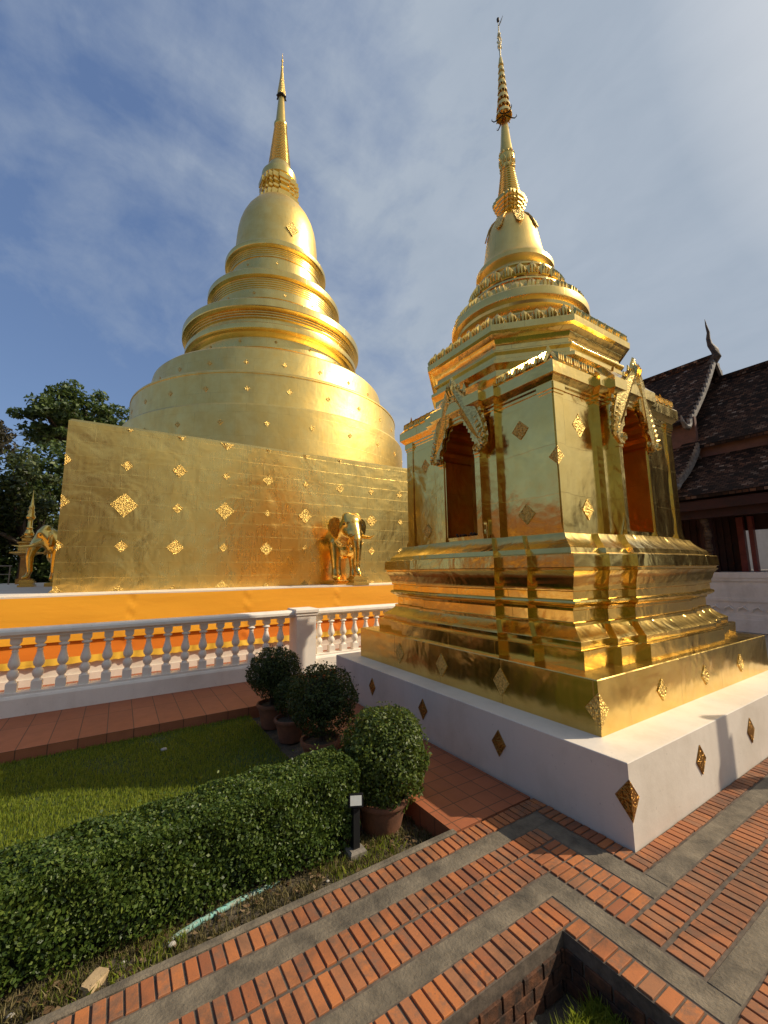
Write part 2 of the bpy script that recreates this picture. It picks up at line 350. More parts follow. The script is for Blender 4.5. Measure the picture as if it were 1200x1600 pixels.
LEAF_BUSH_D = mat_leaf('dark_topiary_leaves', (0.014, 0.026, 0.006), (0.038, 0.060, 0.011), (0.085, 0.11, 0.022), rough=.48, spec=.3)
LEAF_TREE = mat_leaf('tree_leaves', (0.026, 0.050, 0.013), (0.066, 0.108, 0.026), (0.15, 0.20, 0.055), rough=.5)
LEAF_TREE_R = mat_leaf('rusty_tree_leaves', (0.02, 0.018, 0.012), (0.05, 0.042, 0.022), (0.10, 0.085, 0.045), rough=.55)
LEAF_TREE_Y = mat_leaf('yellow_green_leaves', (0.012, 0.024, 0.006), (0.045, 0.068, 0.014), (0.12, 0.14, 0.035), rough=.5)
GRASS = mat_leaf('lawn_grass', (0.10, 0.15, 0.016), (0.21, 0.27, 0.03), (0.36, 0.39, 0.07), rough=.6, trans=.4, spec=.2)
GRASS_DRY = mat_leaf('dry_weeds', (0.08, 0.075, 0.025), (0.17, 0.145, 0.06), (0.32, 0.26, 0.13), rough=.7, trans=.2, spec=.2)

# ------------------------------------------------------------------ setting: ground and paving
def sheet(name, x0, x1, y0, y1, z, mat, th=None):
    bm = bmesh.new()
    if th: box(bm, x0, x1, y0, y1, z - th, z)
    else: bm.faces.new([bm.verts.new(p) for p in ((x0, y0, z), (x1, y0, z), (x1, y1, z), (x0, y1, z))])
    return finish(name, bm, mat)
struct(sheet('ground', -400, 400, -400, 400, -0.5, PAVE))
def gravelly(name, x0, x1, y0, y1, z, mat, nx, ny, amp):
    xs = np.linspace(x0, x1, nx); ys = np.linspace(y0, y1, ny); X, Y = np.meshgrid(xs, ys)
    Z = z + amp * (np.sin(X * 7.1 + Y * 3.3) * .3 + np.sin(X * 17 - Y * 13) * .25 + rng.normal(size=X.shape) * .3)
    V = np.stack([X.ravel(), Y.ravel(), Z.ravel()], 1); i = np.arange(nx * ny).reshape(ny, nx)
    F = np.stack([i[:-1, :-1].ravel(), i[:-1, 1:].ravel(), i[1:, 1:].ravel(), i[1:, :-1].ravel()], 1)
    return mesh_arrays(name, V, F, mat)
struct(gravelly('planting_bed', -6, 1.835, 2.165, 5.27, -0.14, DIRT, 220, 90, 0.018))
struct(gravelly('pit_floor', -1.2, 1.78, 0.2, 1.345, -0.235, DIRT, 60, 30, 0.02))
# tile paths: one slab along the balustrade, one along the plinth
struct(sheet('tile_path', -9, 2.56, 5.27, 6.47, 0.0, TILE_B, .2))
struct(sheet('plinth_path', 1.84, 2.555, 2.128, 5.268, -0.001, TILE_A, .2))
struct(sheet('inner_courtyard', -9, 12.9, 6.68, 8.05, 0.0, TILE_A, .2))
struct(sheet('garden_lawn', -60, 1.7, -14, -0.6, -0.38, mat_plain('garden_turf', (0.06, 0.085, 0.016), (0.04, 0.055, 0.014), scale=2, rough=.95, bstr=.3)))
struct(sheet('far_courtyard', -60, 60, 22, 90, 0.0, PAVE, .2))
struct(sheet('east_courtyard', 6.45, 13.1, 1.436, 8.0, -0.012, PAVE, .2))
struct(sheet('south_courtyard', 1.93, 60, -60, 0.40, -0.006, PAVE, .2))
# concrete bed of the brick walk (mortar-dark core with concrete bands let in)
bm = bmesh.new()
for r in ((-5, 2.575, 1.345, 2.118), (1.78, 2.575, -3.0, 1.345), (2.575, 13, 0.40, 1.428)): box(bm, r[0], r[1], r[2], r[3], -.30, -0.008)
struct(finish('walk_bed', bm, MORTAR))
bm = bmesh.new()
for r in ((-5, 2.445, 1.887, 1.995), (2.305, 2.445, 1.205, 1.887), (2.445, 13, 1.205, 1.315),
          (-5, 2.035, 1.495, 1.597), (1.907, 2.035, 0.785, 1.495), (2.035, 13, 0.785, 0.895)):
    box(bm, r[0], r[1], r[2], r[3], -0.05, -0.004, .004)
struct(finish('concrete_bands', bm, CONCRETE))
bm = bmesh.new(); box(bm, -5, 1.86, 2.122, 2.162, -.2, 0.004, .008); struct(finish('concrete_kerb', bm, CONCRETE))
bm = bmesh.new()
def bricks(x0, x1, y0, y1, along, pitch=0.052, gap=0.0095, z=0.0, depth=0.045):
    """row of bricks laid side by side along 'x' or 'y' between the limits"""
    a0, a1 = (x0, x1) if along == 'x' else (y0, y1)
    n = max(1, round((a1 - a0) / pitch)); p = (a1 - a0) / n
    for i in range(n):
        s = a0 + i * p + gap * .5 + random.uniform(-.0015, .0015); e = a0 + (i + 1) * p - gap * .5 + random.uniform(-.0015, .0015)
        zz = z + random.uniform(-.002, .002); j0, j1 = random.uniform(0, .005), random.uniform(0, .005)
        if along == 'x': box(bm, s, e, y0 + .004 + j0, y1 - .004 - j1, zz - depth, zz, .002, True)
        else: box(bm, x0 + .004 + j0, x1 - .004 - j1, s, e, zz - depth, zz, .002, True)
bricks(-4, 2.57, 1.998, 2.118, 'x')
bricks(-4, 2.30, 1.758, 1.884, 'x', .053); bricks(-4, 2.035, 1.602, 1.752, 'x', .053)
bricks(2.04, 2.17, 1.205, 1.752, 'y', .052); bricks(2.176, 2.30, 1.205, 1.752, 'y', .052)
bricks(2.45, 2.575, 1.435, 1.994, 'y', .052)
bricks(-4, 1.90, 1.345, 1.490, 'x', .054, depth=.06); bricks(1.78, 1.90, -2.0, 1.342, 'y', .062, depth=.06)
bm2 = bm; bm = bmesh.new()
bricks(2.45, 7.0, 1.32, 1.426, 'x', .052, .007); bricks(2.05, 9.0, 1.058, 1.197, 'x', .056, .008); bricks(2.05, 9.0, 0.902, 1.05, 'x', .056, .008)
bricks(1.93, 9.0, 0.630, 0.780, 'x', .056); bricks(1.93, 9.0, 0.48, 0.622, 'x', .056)
struct(finish('east_brick_paving', bm, BRICK_E)); bm = bm2
struct(finish('brick_paving', bm, BRICK))
BRICK_DARK = mat_plain('dark_brick', (0.16, 0.065, 0.03), (0.035, 0.024, 0.018), scale=16, rough=.9, bstr=.6, bscale=50, lo=.3, hi=.62)  # pit bricks coloured much darker than the paving bricks
bm = bmesh.new()
for k, zz in enumerate((-0.068, -0.124, -0.18)):
    n0 = -4 + (k % 2) * .06
    x = n0
    while x < 1.76:
        box(bm, x + .004, min(x + .116, 1.770), 1.334, 1.349, zz - .05, zz, .002); x += .125
    y = -2 + (k % 2) * .06
    while y < 1.33:
        box(bm, 1.770, 1.783, y + .004, min(y + .116, 1.333), zz - .05, zz, .002); y += .125
struct(finish('pit_wall', bm, BRICK_DARK))
bm = bmesh.new(); box(bm, 1.42, 1.49, 0.2, 1.30, -.36, -.17, .008); box(bm, -1.2, 1.42, 1.27, 1.347, -.36, -.20, .008)
struct(finish('pit_kerb', bm, CONCRETE))

# ------------------------------------------------------------------ grass and weeds
def blades(name, X0, X1, Y0, Y1, n, h, w, z, mat, clump=None, lean=.5):
    P = np.stack([rng.uniform(X0, X1, n), rng.uniform(Y0, Y1, n)], 1)
    if clump is not None:
        keep = clump(P[:, 0], P[:, 1]) > rng.uniform(0, 1, n); P = P[keep]; n = len(P)
    a = rng.uniform(0, 2 * np.pi, n); hh = h * rng.uniform(.4, 1.3, n); ln = lean * hh * rng.uniform(.1, 1, n); b = rng.uniform(0, 2 * np.pi, n)
    base = np.stack([P[:, 0], P[:, 1], np.full(n, z)], 1); side = np.stack([np.cos(a), np.sin(a), np.zeros(n)], 1) * w * .5
    mid = base + np.stack([np.cos(b) * ln * .3, np.sin(b) * ln * .3, hh * .6], 1); tip = base + np.stack([np.cos(b) * ln, np.sin(b) * ln, hh], 1)
    V = np.stack([base - side, base + side, mid + side * .8, tip, mid - side * .8], 1).reshape(-1, 3)
    return mesh_arrays(name, V, np.arange(5 * n).reshape(-1, 5), mat)
bm = bmesh.new(); box(bm, -6, 1.40, 3.05, 5.262, -.2, -0.10); struct(finish('lawn_soil', bm, mat_plain('turf', (0.05, 0.075, 0.014), (0.035, 0.05, 0.012), scale=6, rough=.9, bstr=.5)))
lawnfn = lambda x, y: 0.9 - 0.45 * np.clip(np.sin(x * 3.1 + 1) * np.sin(y * 4.3) + .5 * np.sin(x * 9 + y * 7) - .2, 0, 1) - 0.75 * np.exp(-(((x - 0.45) / .16) ** 2 + ((y - 5.1) / .09) ** 2))
g1 = blades('lawn_grass', -3.2, 1.42, 3.1, 5.26, 110000, .030, .0055, -0.102, GRASS, lawnfn); struct(g1, 'stuff'); tag(g1, 'short green mown lawn between the hedge and the tiled path', 'grass')
g2 = blades('weeds', -2, 1.84, 2.17, 2.62, 24000, .045, .0045, -0.145, GRASS_DRY, lambda x, y: .25 + .75 * (np.sin(x * 9) * np.sin(y * 23 + x * 4) > 0), .8); struct(g2, 'stuff'); tag(g2, 'dry straggly weeds on the soil along the brick walk', 'weeds')
g3 = blades('pit_grass', 1.50, 1.765, 0.25, 1.20, 13000, .08, .008, -0.215, GRASS, None, .8); struct(g3, 'stuff'); tag(g3, 'long bright green grass in the sunken bed below the brick edge', 'grass')
g4 = blades('green_weeds', -1.2, 1.84, 2.17, 2.5, 5200, .05, .005, -0.145, GRASS, lambda x, y: (np.sin(x * 5 + 1) * np.sin(y * 11) > .2) * .9, .8); struct(g4, 'stuff'); tag(g4, 'green weed tufts beside the concrete kerb', 'weeds')
n = 1500
P = np.stack([rng.uniform(-2, 1.83, n), 2.17 + .6 * rng.uniform(0, 1, n) ** 1.2, np.full(n, -.128) + rng.uniform(0, .012, n)], 1)
V, F = leaves(P, np.tile([0, 0, 1.0], (n, 1)), .03, .6, .35)
lt = mesh_arrays('leaf_litter', V, F, mat_leaf('dead_leaves', (0.07, 0.04, 0.02), (0.16, 0.10, 0.05), (0.30, 0.22, 0.13), rough=.8, trans=.1, spec=.1)); struct(lt, 'stuff'); tag(lt, 'dead brown leaves scattered over the planting bed', 'leaves')

# ------------------------------------------------------------------ foliage builders
def shell_box(n, x0, x1, y0, y1, z0, z1, rnd=.07, depth=.05):
    """points just inside the surface of a rounded box, density by area"""
    A = [((x1 - x0) * (y1 - y0)), (x1 - x0) * (z1 - z0), (x1 - x0) * (z1 - z0), (y1 - y0) * (z1 - z0), (y1 - y0) * (z1 - z0)]
    A = np.array(A) * np.array([1, 1.2, .4, 1.2, .3]); f = rng.choice(5, n, p=A / A.sum())
    u, v, d = rng.uniform(0, 1, n), rng.uniform(0, 1, n), depth * rng.uniform(0, 1, n) ** 1.3
    P = np.zeros((n, 3)); N = np.zeros((n, 3))
    xs = x0 + u * (x1 - x0); ys = y0 + u * (y1 - y0); yv = y0 + v * (y1 - y0); zv = z0 + v * (z1 - z0)
    for k, (px, py, pz, nn) in enumerate(((xs, yv, z1 - d, (0, 0, 1)), (xs, y0 + d, zv, (0, -1, 0)), (xs, y1 - d, zv, (0, 1, 0)), (x1 - d, ys, zv, (1, 0, 0)), (x0 + d, ys, zv, (-1, 0, 0)))):
        s = f == k; P[s, 0] = np.broadcast_to(px, n)[s]; P[s, 1] = np.broadcast_to(py, n)[s]; P[s, 2] = np.broadcast_to(pz, n)[s]; N[s] = nn
    # round the top edges
    for ax, lo, hi in ((0, x0, x1), (1, y0, y1)):
        dz = z1 - P[:, 2]
        for lim, sg in ((lo, 1), (hi, -1)):
            e = (P[:, ax] - lim) * sg; c = (e < rnd) & (dz < rnd)
            q = np.hypot(rnd - e, rnd - dz); k = np.where(c & (q > rnd), rnd / np.maximum(q, 1e-6), 1.0)
            P[:, ax] = np.where(c, lim + sg * (rnd - (rnd - e) * k), P[:, ax]); P[:, 2] = np.where(c, z1 - (rnd - (rnd - dz) * k), P[:, 2])
    P += (np.sin(P[:, 0] * 8.3 + P[:, 2] * 6)[:, None] * .009 + np.sin(P[:, 0] * 21 + P[:, 1] * 17 + P[:, 2] * 14)[:, None] * .010) * N
    return P, N
# hedge
hd = thing('hedge', 'clipped green boxwood hedge running along the soil strip beside the brick walk', 'hedge', (0, 0, 0))
P, N = shell_box(125000, -2.3, 1.37, 2.47, 2.86, -.10, .37)
P[:, 2] -= np.clip((.9 - P[:, 0]) * .05, -.03, .2) * np.clip((P[:, 2] + .1) / .45, 0, 1)
keep = rng.uniform(0, 1, len(P)) < np.where(P[:, 2] < .02, .45, .95); P, N = P[keep], N[keep]
m_ = 500; P2 = np.stack([rng.uniform(-2.2, 1.35, m_), rng.uniform(2.49, 2.84, m_), rng.uniform(0, .045, m_)], 1); P2[:, 2] += .37 - np.clip((.9 - P2[:, 0]) * .05, -.03, .2)
V, F = leaves(np.vstack([P, P2]), np.vstack([N, np.tile([0, 0, .6], (m_, 1))]), .0195, .64, .75); mesh_arrays('foliage', V, F, LEAF_HEDGE, hd)
bm = bmesh.new(); box(bm, -2.25, 1.30, 2.53, 2.80, -.08, .22, .05); finish('shade_core', bm, mat_plain('hedge_shade', (0.010, 0.013, 0.006), (0.018, 0.018, 0.009), rough=1, bstr=0), hd)  # solid near-black core, painted shade between the leaves
bm = bmesh.new()
for i in range(46):
    x = -2.1 + i * .075; y = 2.53 + .1 * random.random(); tube(bm, [(x, y, -.15), (x + random.uniform(-.03, .03), y + .02, .05), (x + random.uniform(-.06, .06), y - .02, .18)], [.008, .006, .003], 5)
finish('stems', bm, BARK, hd)

def potted_bush(label, loc, pot_r, pot_h, bc, br, nleaf, lsize, mat, squash=1.0, gaps=.25, seed=1):
    """pot on the ground at loc, ball of foliage at offset bc with radius br"""
    global rng
    rng = np.random.default_rng(seed)
    t = thing('potted_topiary', label, 'potted plant', loc, 0, 'clipped ball shrubs in clay pots beside the plinth')
    bm = bmesh.new(); lathe(bm, [(pot_r * .66, 0), (pot_r * .80, pot_h * .45), (pot_r * .92, pot_h * .82), (pot_r * 1.0, pot_h * .84), (pot_r * 1.04, pot_h * .92), (pot_r * 1.02, pot_h), (pot_r * .90, pot_h), (pot_r * .86, pot_h * .86), (.01, pot_h * .85)], 40, cap=True)
    finish('pot', bm, TERRACOTTA, t, 40)
    bm = bmesh.new(); lathe(bm, [(pot_r * .86, pot_h * .80), (pot_r * .84, pot_h * .875), (.01, pot_h * .90)], 24); finish('soil', bm, DIRT, t)
    bm = bmesh.new(); c = Vector(bc)
    for k in range(9):
        a = k * 2.4; e = c + Vector((math.cos(a), math.sin(a), random.uniform(-.3, .6))) * br * random.uniform(.45, .8)
        tube(bm, [(random.uniform(-.03, .03), random.uniform(-.03, .03), pot_h * .8), (c.x * .5 + math.cos(a) * .04, c.y * .5 + math.sin(a) * .04, (pot_h + c.z) * .5), e], [.012, .009, .004], 6)
    finish('stems', bm, BARK, t)
    d = rng.normal(size=(nleaf, 3)); d /= np.linalg.norm(d, axis=1)[:, None]
    lump = 1 + .05 * np.sin(d[:, 0] * 6 + seed) * np.sin(d[:, 1] * 5 + 1) + .045 * np.sin(d[:, 2] * 9 + d[:, 0] * 7 + seed)
    rr = br * lump * (1 - .34 * rng.uniform(0, 1, nleaf) ** 1.7)
    hole = np.sin(d[:, 0] * 11 + seed * 2) * np.sin(d[:, 1] * 12 + seed) * np.sin(d[:, 2] * 10)
    keep = (hole < .30 + .4 * (1 - gaps)) | (rng.uniform(0, 1, nleaf) < .35)
    keep &= ~((d[:, 2] < -.55) & (rng.uniform(0, 1, nleaf) < .55))
    P = np.array(bc) + d * rr[:, None] * np.array([1, 1, squash])
    P, Nn = P[keep], d[keep] * .8 + np.array([0, 0, .35])
    m = 260; d = rng.normal(size=(m, 3)); d[:, 2] = abs(d[:, 2]); d /= np.linalg.norm(d, axis=1)[:, None]
    V, F = leaves(np.vstack([P, np.array(bc) + d * br * np.array([1, 1, squash]) * rng.uniform(1.0, 1.09, m)[:, None]]), np.vstack([Nn, d]), lsize, .5, .75); mesh_arrays('foliage', V, F, mat, t)
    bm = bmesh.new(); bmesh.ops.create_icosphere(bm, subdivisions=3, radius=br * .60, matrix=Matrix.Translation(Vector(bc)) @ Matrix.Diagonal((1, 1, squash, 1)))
    finish('shade_core', bm, bpy.data.materials['hedge_shade'], t, 60)  # dark ball standing in for the shade inside the foliage
    return t
potted_bush('large light green ball shrub in a clay pot at the near end of the hedge', (1.62, 2.62, -.14), .19, .22, (.06, .05, .42), .315, 16000, .026, LEAF_BUSH, 1.08, .1, 3)
potted_bush('dark loose twiggy shrub in a clay pot, second from the front behind the hedge', (1.61, 3.62, -.12), .175, .25, (.03, .02, .56), .315, 9500, .026, LEAF_BUSH_D, .98, .9, 8)
potted_bush('small dark shrub half hidden in a clay pot between its two larger neighbours', (1.60, 4.36, -.12), .165, .22, (.05, .08, .40), .20, 3600, .028, LEAF_BUSH_D, .95, .8, 12)
potted_bush('dark round shrub in a clay pot farthest back beside the balustrade', (1.56, 4.84, -.12), .17, .26, (.03, .04, .56), .30, 9500, .026, LEAF_BUSH_D, .98, .5, 21)
rng = np.random.default_rng(99)

# floodlight
fl = thing('garden_floodlight', 'small black floodlight with a pale lens on a short post between hedge and potted shrub', 'floodlight', (1.335, 2.47, -.14))
bm = bmesh.new(); box(bm, -.022, .022, -.022, .022, .05, .285, .004); finish('post', bm, BLACK, fl)
bm = bmesh.new(); box(bm, -.055, .055, -.05, .05, 0, .055, .012); finish('concrete_foot', bm, STONE, fl)
hp = Matrix.Translation((0, -.012, .325)) @ Matrix.Rotation(R_(-28), 4, 'Z') @ Matrix.Rotation(R_(-18), 4, 'X')
bm = bmesh.new(); box(bm, -.045, .045, -.012, .022, -.036, .036); bmesh.ops.bevel(bm, geom=bm.edges[:], offset=.005, segments=2); bm.transform(hp); h = finish('housing', bm, BLACK, fl)
bm = bmesh.new(); box(bm, -.035, .035, -.016, -.0125, -.026, .026); bm.transform(hp); finish('lens', bm, mat_plain('frosted_lens', (0.75, 0.76, 0.70), (0.62, 0.63, 0.56), scale=30, rough=.3, bstr=0, spec=.6), h)
# pipe and stone in the bed
bm = bmesh.new(); tube(bm, [(0.27, 2.435, -.148), (0.36, 2.455, -.136), (0.45, 2.475, -.132), (0.66, 2.50, -.128), (0.80, 2.512, -.130), (0.88, 2.515, -.142)], .014, 12)
tag(finish('water_pipe', bm, mat_plain('peeling_turquoise', (0.22, 0.48, 0.42), (0.32, 0.30, 0.22), scale=26, rough=.6, bstr=.4, lo=.42, hi=.62), None, 40), 'turquoise plastic pipe lying half buried in the soil before the hedge', 'pipe')
bm = bmesh.new(); bmesh.ops.create_cube(bm, size=1)
for v in bm.verts: v.co = Vector((v.co.x * .085 + random.uniform(-.012, .012), v.co.y * .055 + random.uniform(-.01, .01), v.co.z * .035 + random.uniform(-.005, .005)))
bmesh.ops.bevel(bm, geom=bm.edges[:], offset=.006, segments=2); bm.transform(Matrix.Translation((0.02, 2.36, -.115)) @ Matrix.Rotation(.7, 4, 'Z'))
tag(finish('stone', bm, mat_plain('pale_sandstone', (0.50, 0.36, 0.20), (0.38, 0.27, 0.15), scale=20, rough=.9, bstr=.4), None, 30), 'pale yellow broken stone lying beside the concrete kerb', 'stone')
stm = mat_plain('pebble', (0.45, 0.42, 0.37), (0.3, 0.27, 0.23), scale=20, rough=.9, bstr=.3)
for i, (x, y, r) in enumerate(((0.32, 2.40, .014), (0.80, 2.56, .012), (0.55, 2.45, .009), (-.25, 2.40, .011), (1.1, 2.36, .008), (0.13, 2.42, .008), (0.47, 4.72, .022))):
    bm = bmesh.new(); bmesh.ops.create_icosphere(bm, subdivisions=2, radius=r)
    for v in bm.verts: v.co = Vector((v.co.x * 1.3, v.co.y, v.co.z * .7)) * random.uniform(.88, 1.1)
    o = finish('pebble', bm, stm, None, 60, loc=(x, y, -.125 if y < 4 else -.075))
    tag(o, 'small pale pebble lying on the planting soil' if y < 4 else 'single white pebble lying on the shaded lawn', 'pebble', 'pebbles on the planting bed' if y < 4 else None)

# ------------------------------------------------------------------ balustrade
bal = thing('balustrade', 'white plastered balustrade with turned balusters in front of the orange cloth', 'balustrade', (0, 6.45, 0))
bm = bmesh.new()
def rail(bm, x0, x1, prof):
    loft(bm, [[(x, y, z) for y, z in prof] for x in (x0, x1)])
rail(bm, -6.0, 9.5, [(.02, 0), (.26, 0), (.26, .19), (.225, .205), (.225, .25), (.055, .25), (.055, .225), (.035, .215), (.02, .19)][::-1])
finish('base_wall', bm, WHITE_B, bal, 30)
bm = bmesh.new(); rail(bm, -6.0, 9.5, [(.06, .868), (.06, .885), (.035, .90), (.02, .91), (.02, .945), (.035, .965), (.06, .975), (.22, .975), (.245, .965), (.26, .945), (.26, .91), (.22, .885), (.22, .868)][::-1])
finish('top_rail', bm, WHITE_B, bal, 30)
bm = bmesh.new(); box(bm, 2.43, 2.755, -.045, .30, 0, .885); loft(bm, [[(2.593 + sx * w, .1275 + sy * (w + .01), z) for sx, sy in ((-1, -1), (1, -1), (1, 1), (-1, 1))] for w, z in ((.166, .885), (.178, .90), (.178, .925), (.195, .945), (.195, .985), (.185, 1.0))])
finish('pillar', bm, WHITE_B, bal)
bm = bmesh.new()
hb = .052
box(bm, -hb, hb, -hb, hb, .25, .355); 
lathe(bm, [(.048, .355), (.038, .37), (.030, .385), (.036, .395), (.052, .42), (.058, .447), (.052, .475), (.036, .497), (.029, .506), (.036, .516), (.052, .54), (.058, .565), (.052, .60), (.040, .64), (.031, .68), (.028, .70), (.034, .705), (.034, .713), (.028, .72), (.030, .735), (.052, .748), (.056, .757), (.048, .768), (.034, .775), (.034, .785), (.048, .805)], 20)
loft(bm, [[(sx * w, sy * w, z) for sx, sy in ((-1, -1), (1, -1), (1, 1), (-1, 1))] for w, z in ((.036, .786), (.05, .808), (.05, .868))])
b0 = finish('baluster', bm, WHITE_B, bal, 35, loc=(2.225, .14, 0))
xs = [2.225 - .2285 * i for i in range(1, 33)] + [2.885 + .2255 * i for i in range(28)]
for x in xs: dup(b0, bal, (x, .14, 0))

# ------------------------------------------------------------------ terrace with cloth
TY, TZ = 8.0, 1.285
bm = bmesh.new(); box(bm, -3.7, 12.3, TY + .06, 21.5, -.1, TZ - .05); box(bm, -3.75, 12.35, TY + .02, 21.55, TZ - .05, TZ); box(bm, -3.74, 12.34, TY + .03, TY + .2, 0, .10)
tag(finish('terrace', bm, WHITE), 'low white masonry terrace carrying the large golden stupa', 'terrace')
def clothband(name, z0, z1, y, mat, label, amp=.011, x0=-4.2, x1=9.5, nz=14, ripple=0.0):
    xs = np.arange(x0, x1, .04); zs = np.linspace(z0, z1, nz); X, Z = np.meshgrid(xs, zs)
    h = (z1 - Z) / (z1 - z0)
    Y = y - amp * (np.sin(X * 2.1 + Z * 9) * .5 + np.sin(X * 5.3 - Z * 4 + np.sin(X * 1.3)) * .35 + .2 * np.sin(X * .9 + Z * 21)) * (.25 + h)
    crease = np.exp(-((((X + .7) % 1.85) - .9) / .035) ** 2); Y -= .018 * crease * np.sin(Z * 25 + X)
    Zs = Z - .010 * np.abs(np.sin(X * 1.1)) * (1 - h) + ripple * np.sin(X * 40 + np.sin(X * 7) * 3) * h
    Y -= ripple * 1.2 * np.sin(X * 33 + np.sin(X * 5) * 2)
    V = np.stack([X.ravel(), Y.ravel(), Zs.ravel()], 1); i = np.arange(X.size).reshape(X.shape)
    F = np.stack([i[:-1, :-1].ravel(), i[:-1, 1:].ravel(), i[1:, 1:].ravel(), i[1:, :-1].ravel()], 1)
    o = mesh_arrays(name, V, F, mat); o.data.shade_smooth()
    return tag(o, label, 'cloth') if label else o
clothband('saffron_cloth', .60, 1.272, TY - .015, CLOTH, 'wide saffron yellow cloth stretched along the terrace edge')
clothband('orange_cloth', .36, .63, TY + .025, CLOTH2, 'deep orange cloth strip hung below the saffron cloth', .006)
clothband('yellow_ruffle', .265, .372, TY + .005, CLOTH3, 'narrow ruffled yellow cloth trim along the terrace foot', .008, ripple=.006)

# ------------------------------------------------------------------ large stupa
BC = (4.437, 14.49); BH = 5.39; WY = BC[1] - BH
big = thing('golden_stupa', 'large bell shaped golden stupa on a square gold clad base behind the balustrade', 'stupa', (BC[0], BC[1], TZ))
sc = 1.047; zt = lambda z: 1.6 + (z - 1.6) * sc - TZ
def sp(prof): return [(r * sc, zt(z)) for r, z in prof]
WT = 4.42 - TZ     # top of the square base
bm = bmesh.new(); loft(bm, [[(sx * w, sy * w, z) for sx, sy in ((-1, -1), (1, -1), (1, 1), (-1, 1))] for w, z in ((BH, 0), (BH, WT - .05), (BH - .04, WT), (BH - .3, WT + .02))])
finish('square_base', bm, GOLD_WALL, big)
bm = bmesh.new(); lathe(bm, sp([(4.53, 4.2), (4.53, 5.60), (4.50, 5.65), (4.29, 5.67), (4.285, 5.70), (4.285, 6.52), (4.30, 6.535), (4.30, 6.575), (4.27, 6.61), (3.80, 6.66), (3.785, 6.70), (3.785, 7.40), (3.765, 7.49), (3.70, 7.56), (3.5, 7.64), (3.1, 7.76), (2.7, 7.85)]), 160)
finish('drum', bm, GOLD_DRUM, big, 25, 'cyl')
def groove(z0, r0, z1, r1, n):
    """stack of n little steps running from (r0,z0) up to (r1,z1)"""
    out = []
    for i in range(n):
        a, b = i / n, (i + 1) / n; r = r0 + (r1 - r0) * a; z = z0 + (z1 - z0) * a; zb = z0 + (z1 - z0) * b
        out += [(r, z), (r + .022, z + .012), (r + .022, zb - .02), (r, zb - .01)]
    return out
bm = bmesh.new()
lathe(bm, sp([(2.66, 7.80), (2.66, 8.12), (2.71, 8.14), (2.71, 8.20), (2.67, 8.22), (2.67, 8.46), (2.74, 8.50), (2.80, 8.56), (2.88, 8.59), (2.915, 8.62), (2.92, 8.65), (2.92, 8.77), (2.89, 8.80), (2.78, 8.82), (2.77, 8.98)] + groove(9.0, 2.80, 9.18, 2.90, 3) + [(2.97, 9.20), (3.01, 9.225), (3.02, 9.25), (3.02, 9.45), (3.0, 9.48), (2.2, 9.60)]), 160)
finish('lower_ring', bm, GOLD_RING, big, 20, 'cyl')
bm = bmesh.new()
lathe(bm, sp([(2.13, 9.45), (2.13, 10.10), (2.155, 10.11), (2.155, 10.14), (2.12, 10.15), (2.12, 10.42)] + groove(10.44, 2.12, 10.76, 2.20, 5) + [(2.27, 10.78), (2.305, 10.80), (2.31, 10.83), (2.31, 10.98), (2.29, 11.01), (1.6, 11.12)]), 144)
finish('middle_ring', bm, GOLD_RING, big, 20, 'cyl')
bm = bmesh.new()
lathe(bm, sp([(1.62, 11.0), (1.62, 11.50), (1.64, 11.51), (1.64, 11.53), (1.615, 11.54), (1.61, 11.96), (1.64, 11.97), (1.64, 12.01), (1.61, 12.02)] + groove(12.04, 1.61, 12.26, 1.68, 4) + [(1.75, 12.28), (1.79, 12.31), (1.80, 12.34), (1.80, 12.46), (1.785, 12.49), (1.48, 12.58)]), 144)
finish('upper_ring', bm, GOLD_RING, big, 20, 'cyl')
bm = bmesh.new()
lathe(bm, sp([(1.49, 12.5), (1.485, 12.9), (1.47, 13.3), (1.445, 13.65), (1.415, 13.95), (1.37, 14.2), (1.29, 14.47), (1.17, 14.74), (1.02, 14.98), (.84, 15.2), (.62, 15.42), (.4, 15.55), (.1, 15.6)]), 144)
finish('bell', bm, GOLD_DRUM, big, 24, 'cyl')
def stack_square(bm, prof, kx=.66, kd=.17, z0=0):
    b0 = max(b for b, z in prof)
    loft(bm, [redent(b - b0 * kd, z, [(b - b0 * (1 - kx), b0 * kd * .55), (b - b0 * (1 - kx * .55), b0 * kd * 1.1)]) for b, z in prof])
bm = bmesh.new(); stack_square(bm, sp([(.74, 15.05), (.74, 15.42), (.70, 15.44), (.70, 15.50), (.61, 15.53), (.61, 15.60), (.68, 15.63), (.68, 15.72), (.60, 15.75), (.60, 15.84), (.67, 15.88), (.67, 15.96), (.63, 15.98), (.70, 16.02), (.71, 16.20), (.60, 16.22)]), .62, .2); finish('square_harmika', bm, GOLD_SMOOTH, big)
bm = bmesh.new(); lathe(bm, sp([(.40, 16.15), (.46, 16.24), (.50, 16.25), (.54, 16.31), (.58, 16.32), (.645, 16.37), (.65, 16.40), (.65, 16.62), (.62, 16.65), (.5, 16.72), (.44, 17.0), (.41, 17.10)]), 72); finish('spire_collar', bm, GOLD_RING, big, 35, 'cyl')
pr = []
for i in range(24):
    f = i / 23; z = 17.08 + 1.82 * f; r = .405 - .185 * f; pr += [(r - .008, z), (r + .018, z + .016), (r + .018, z + .042), (r - .010, z + .06)]
pr += [(.235, 18.92), (.255, 18.96), (.255, 19.02), (.205, 19.05), (.185, 19.3), (.15, 19.8), (.115, 20.3), (.10, 20.42)]
bm = bmesh.new(); lathe(bm, sp(pr), 48); finish('ringed_spire', bm, GOLD_SMOOTH, big, 40, 'cyl')
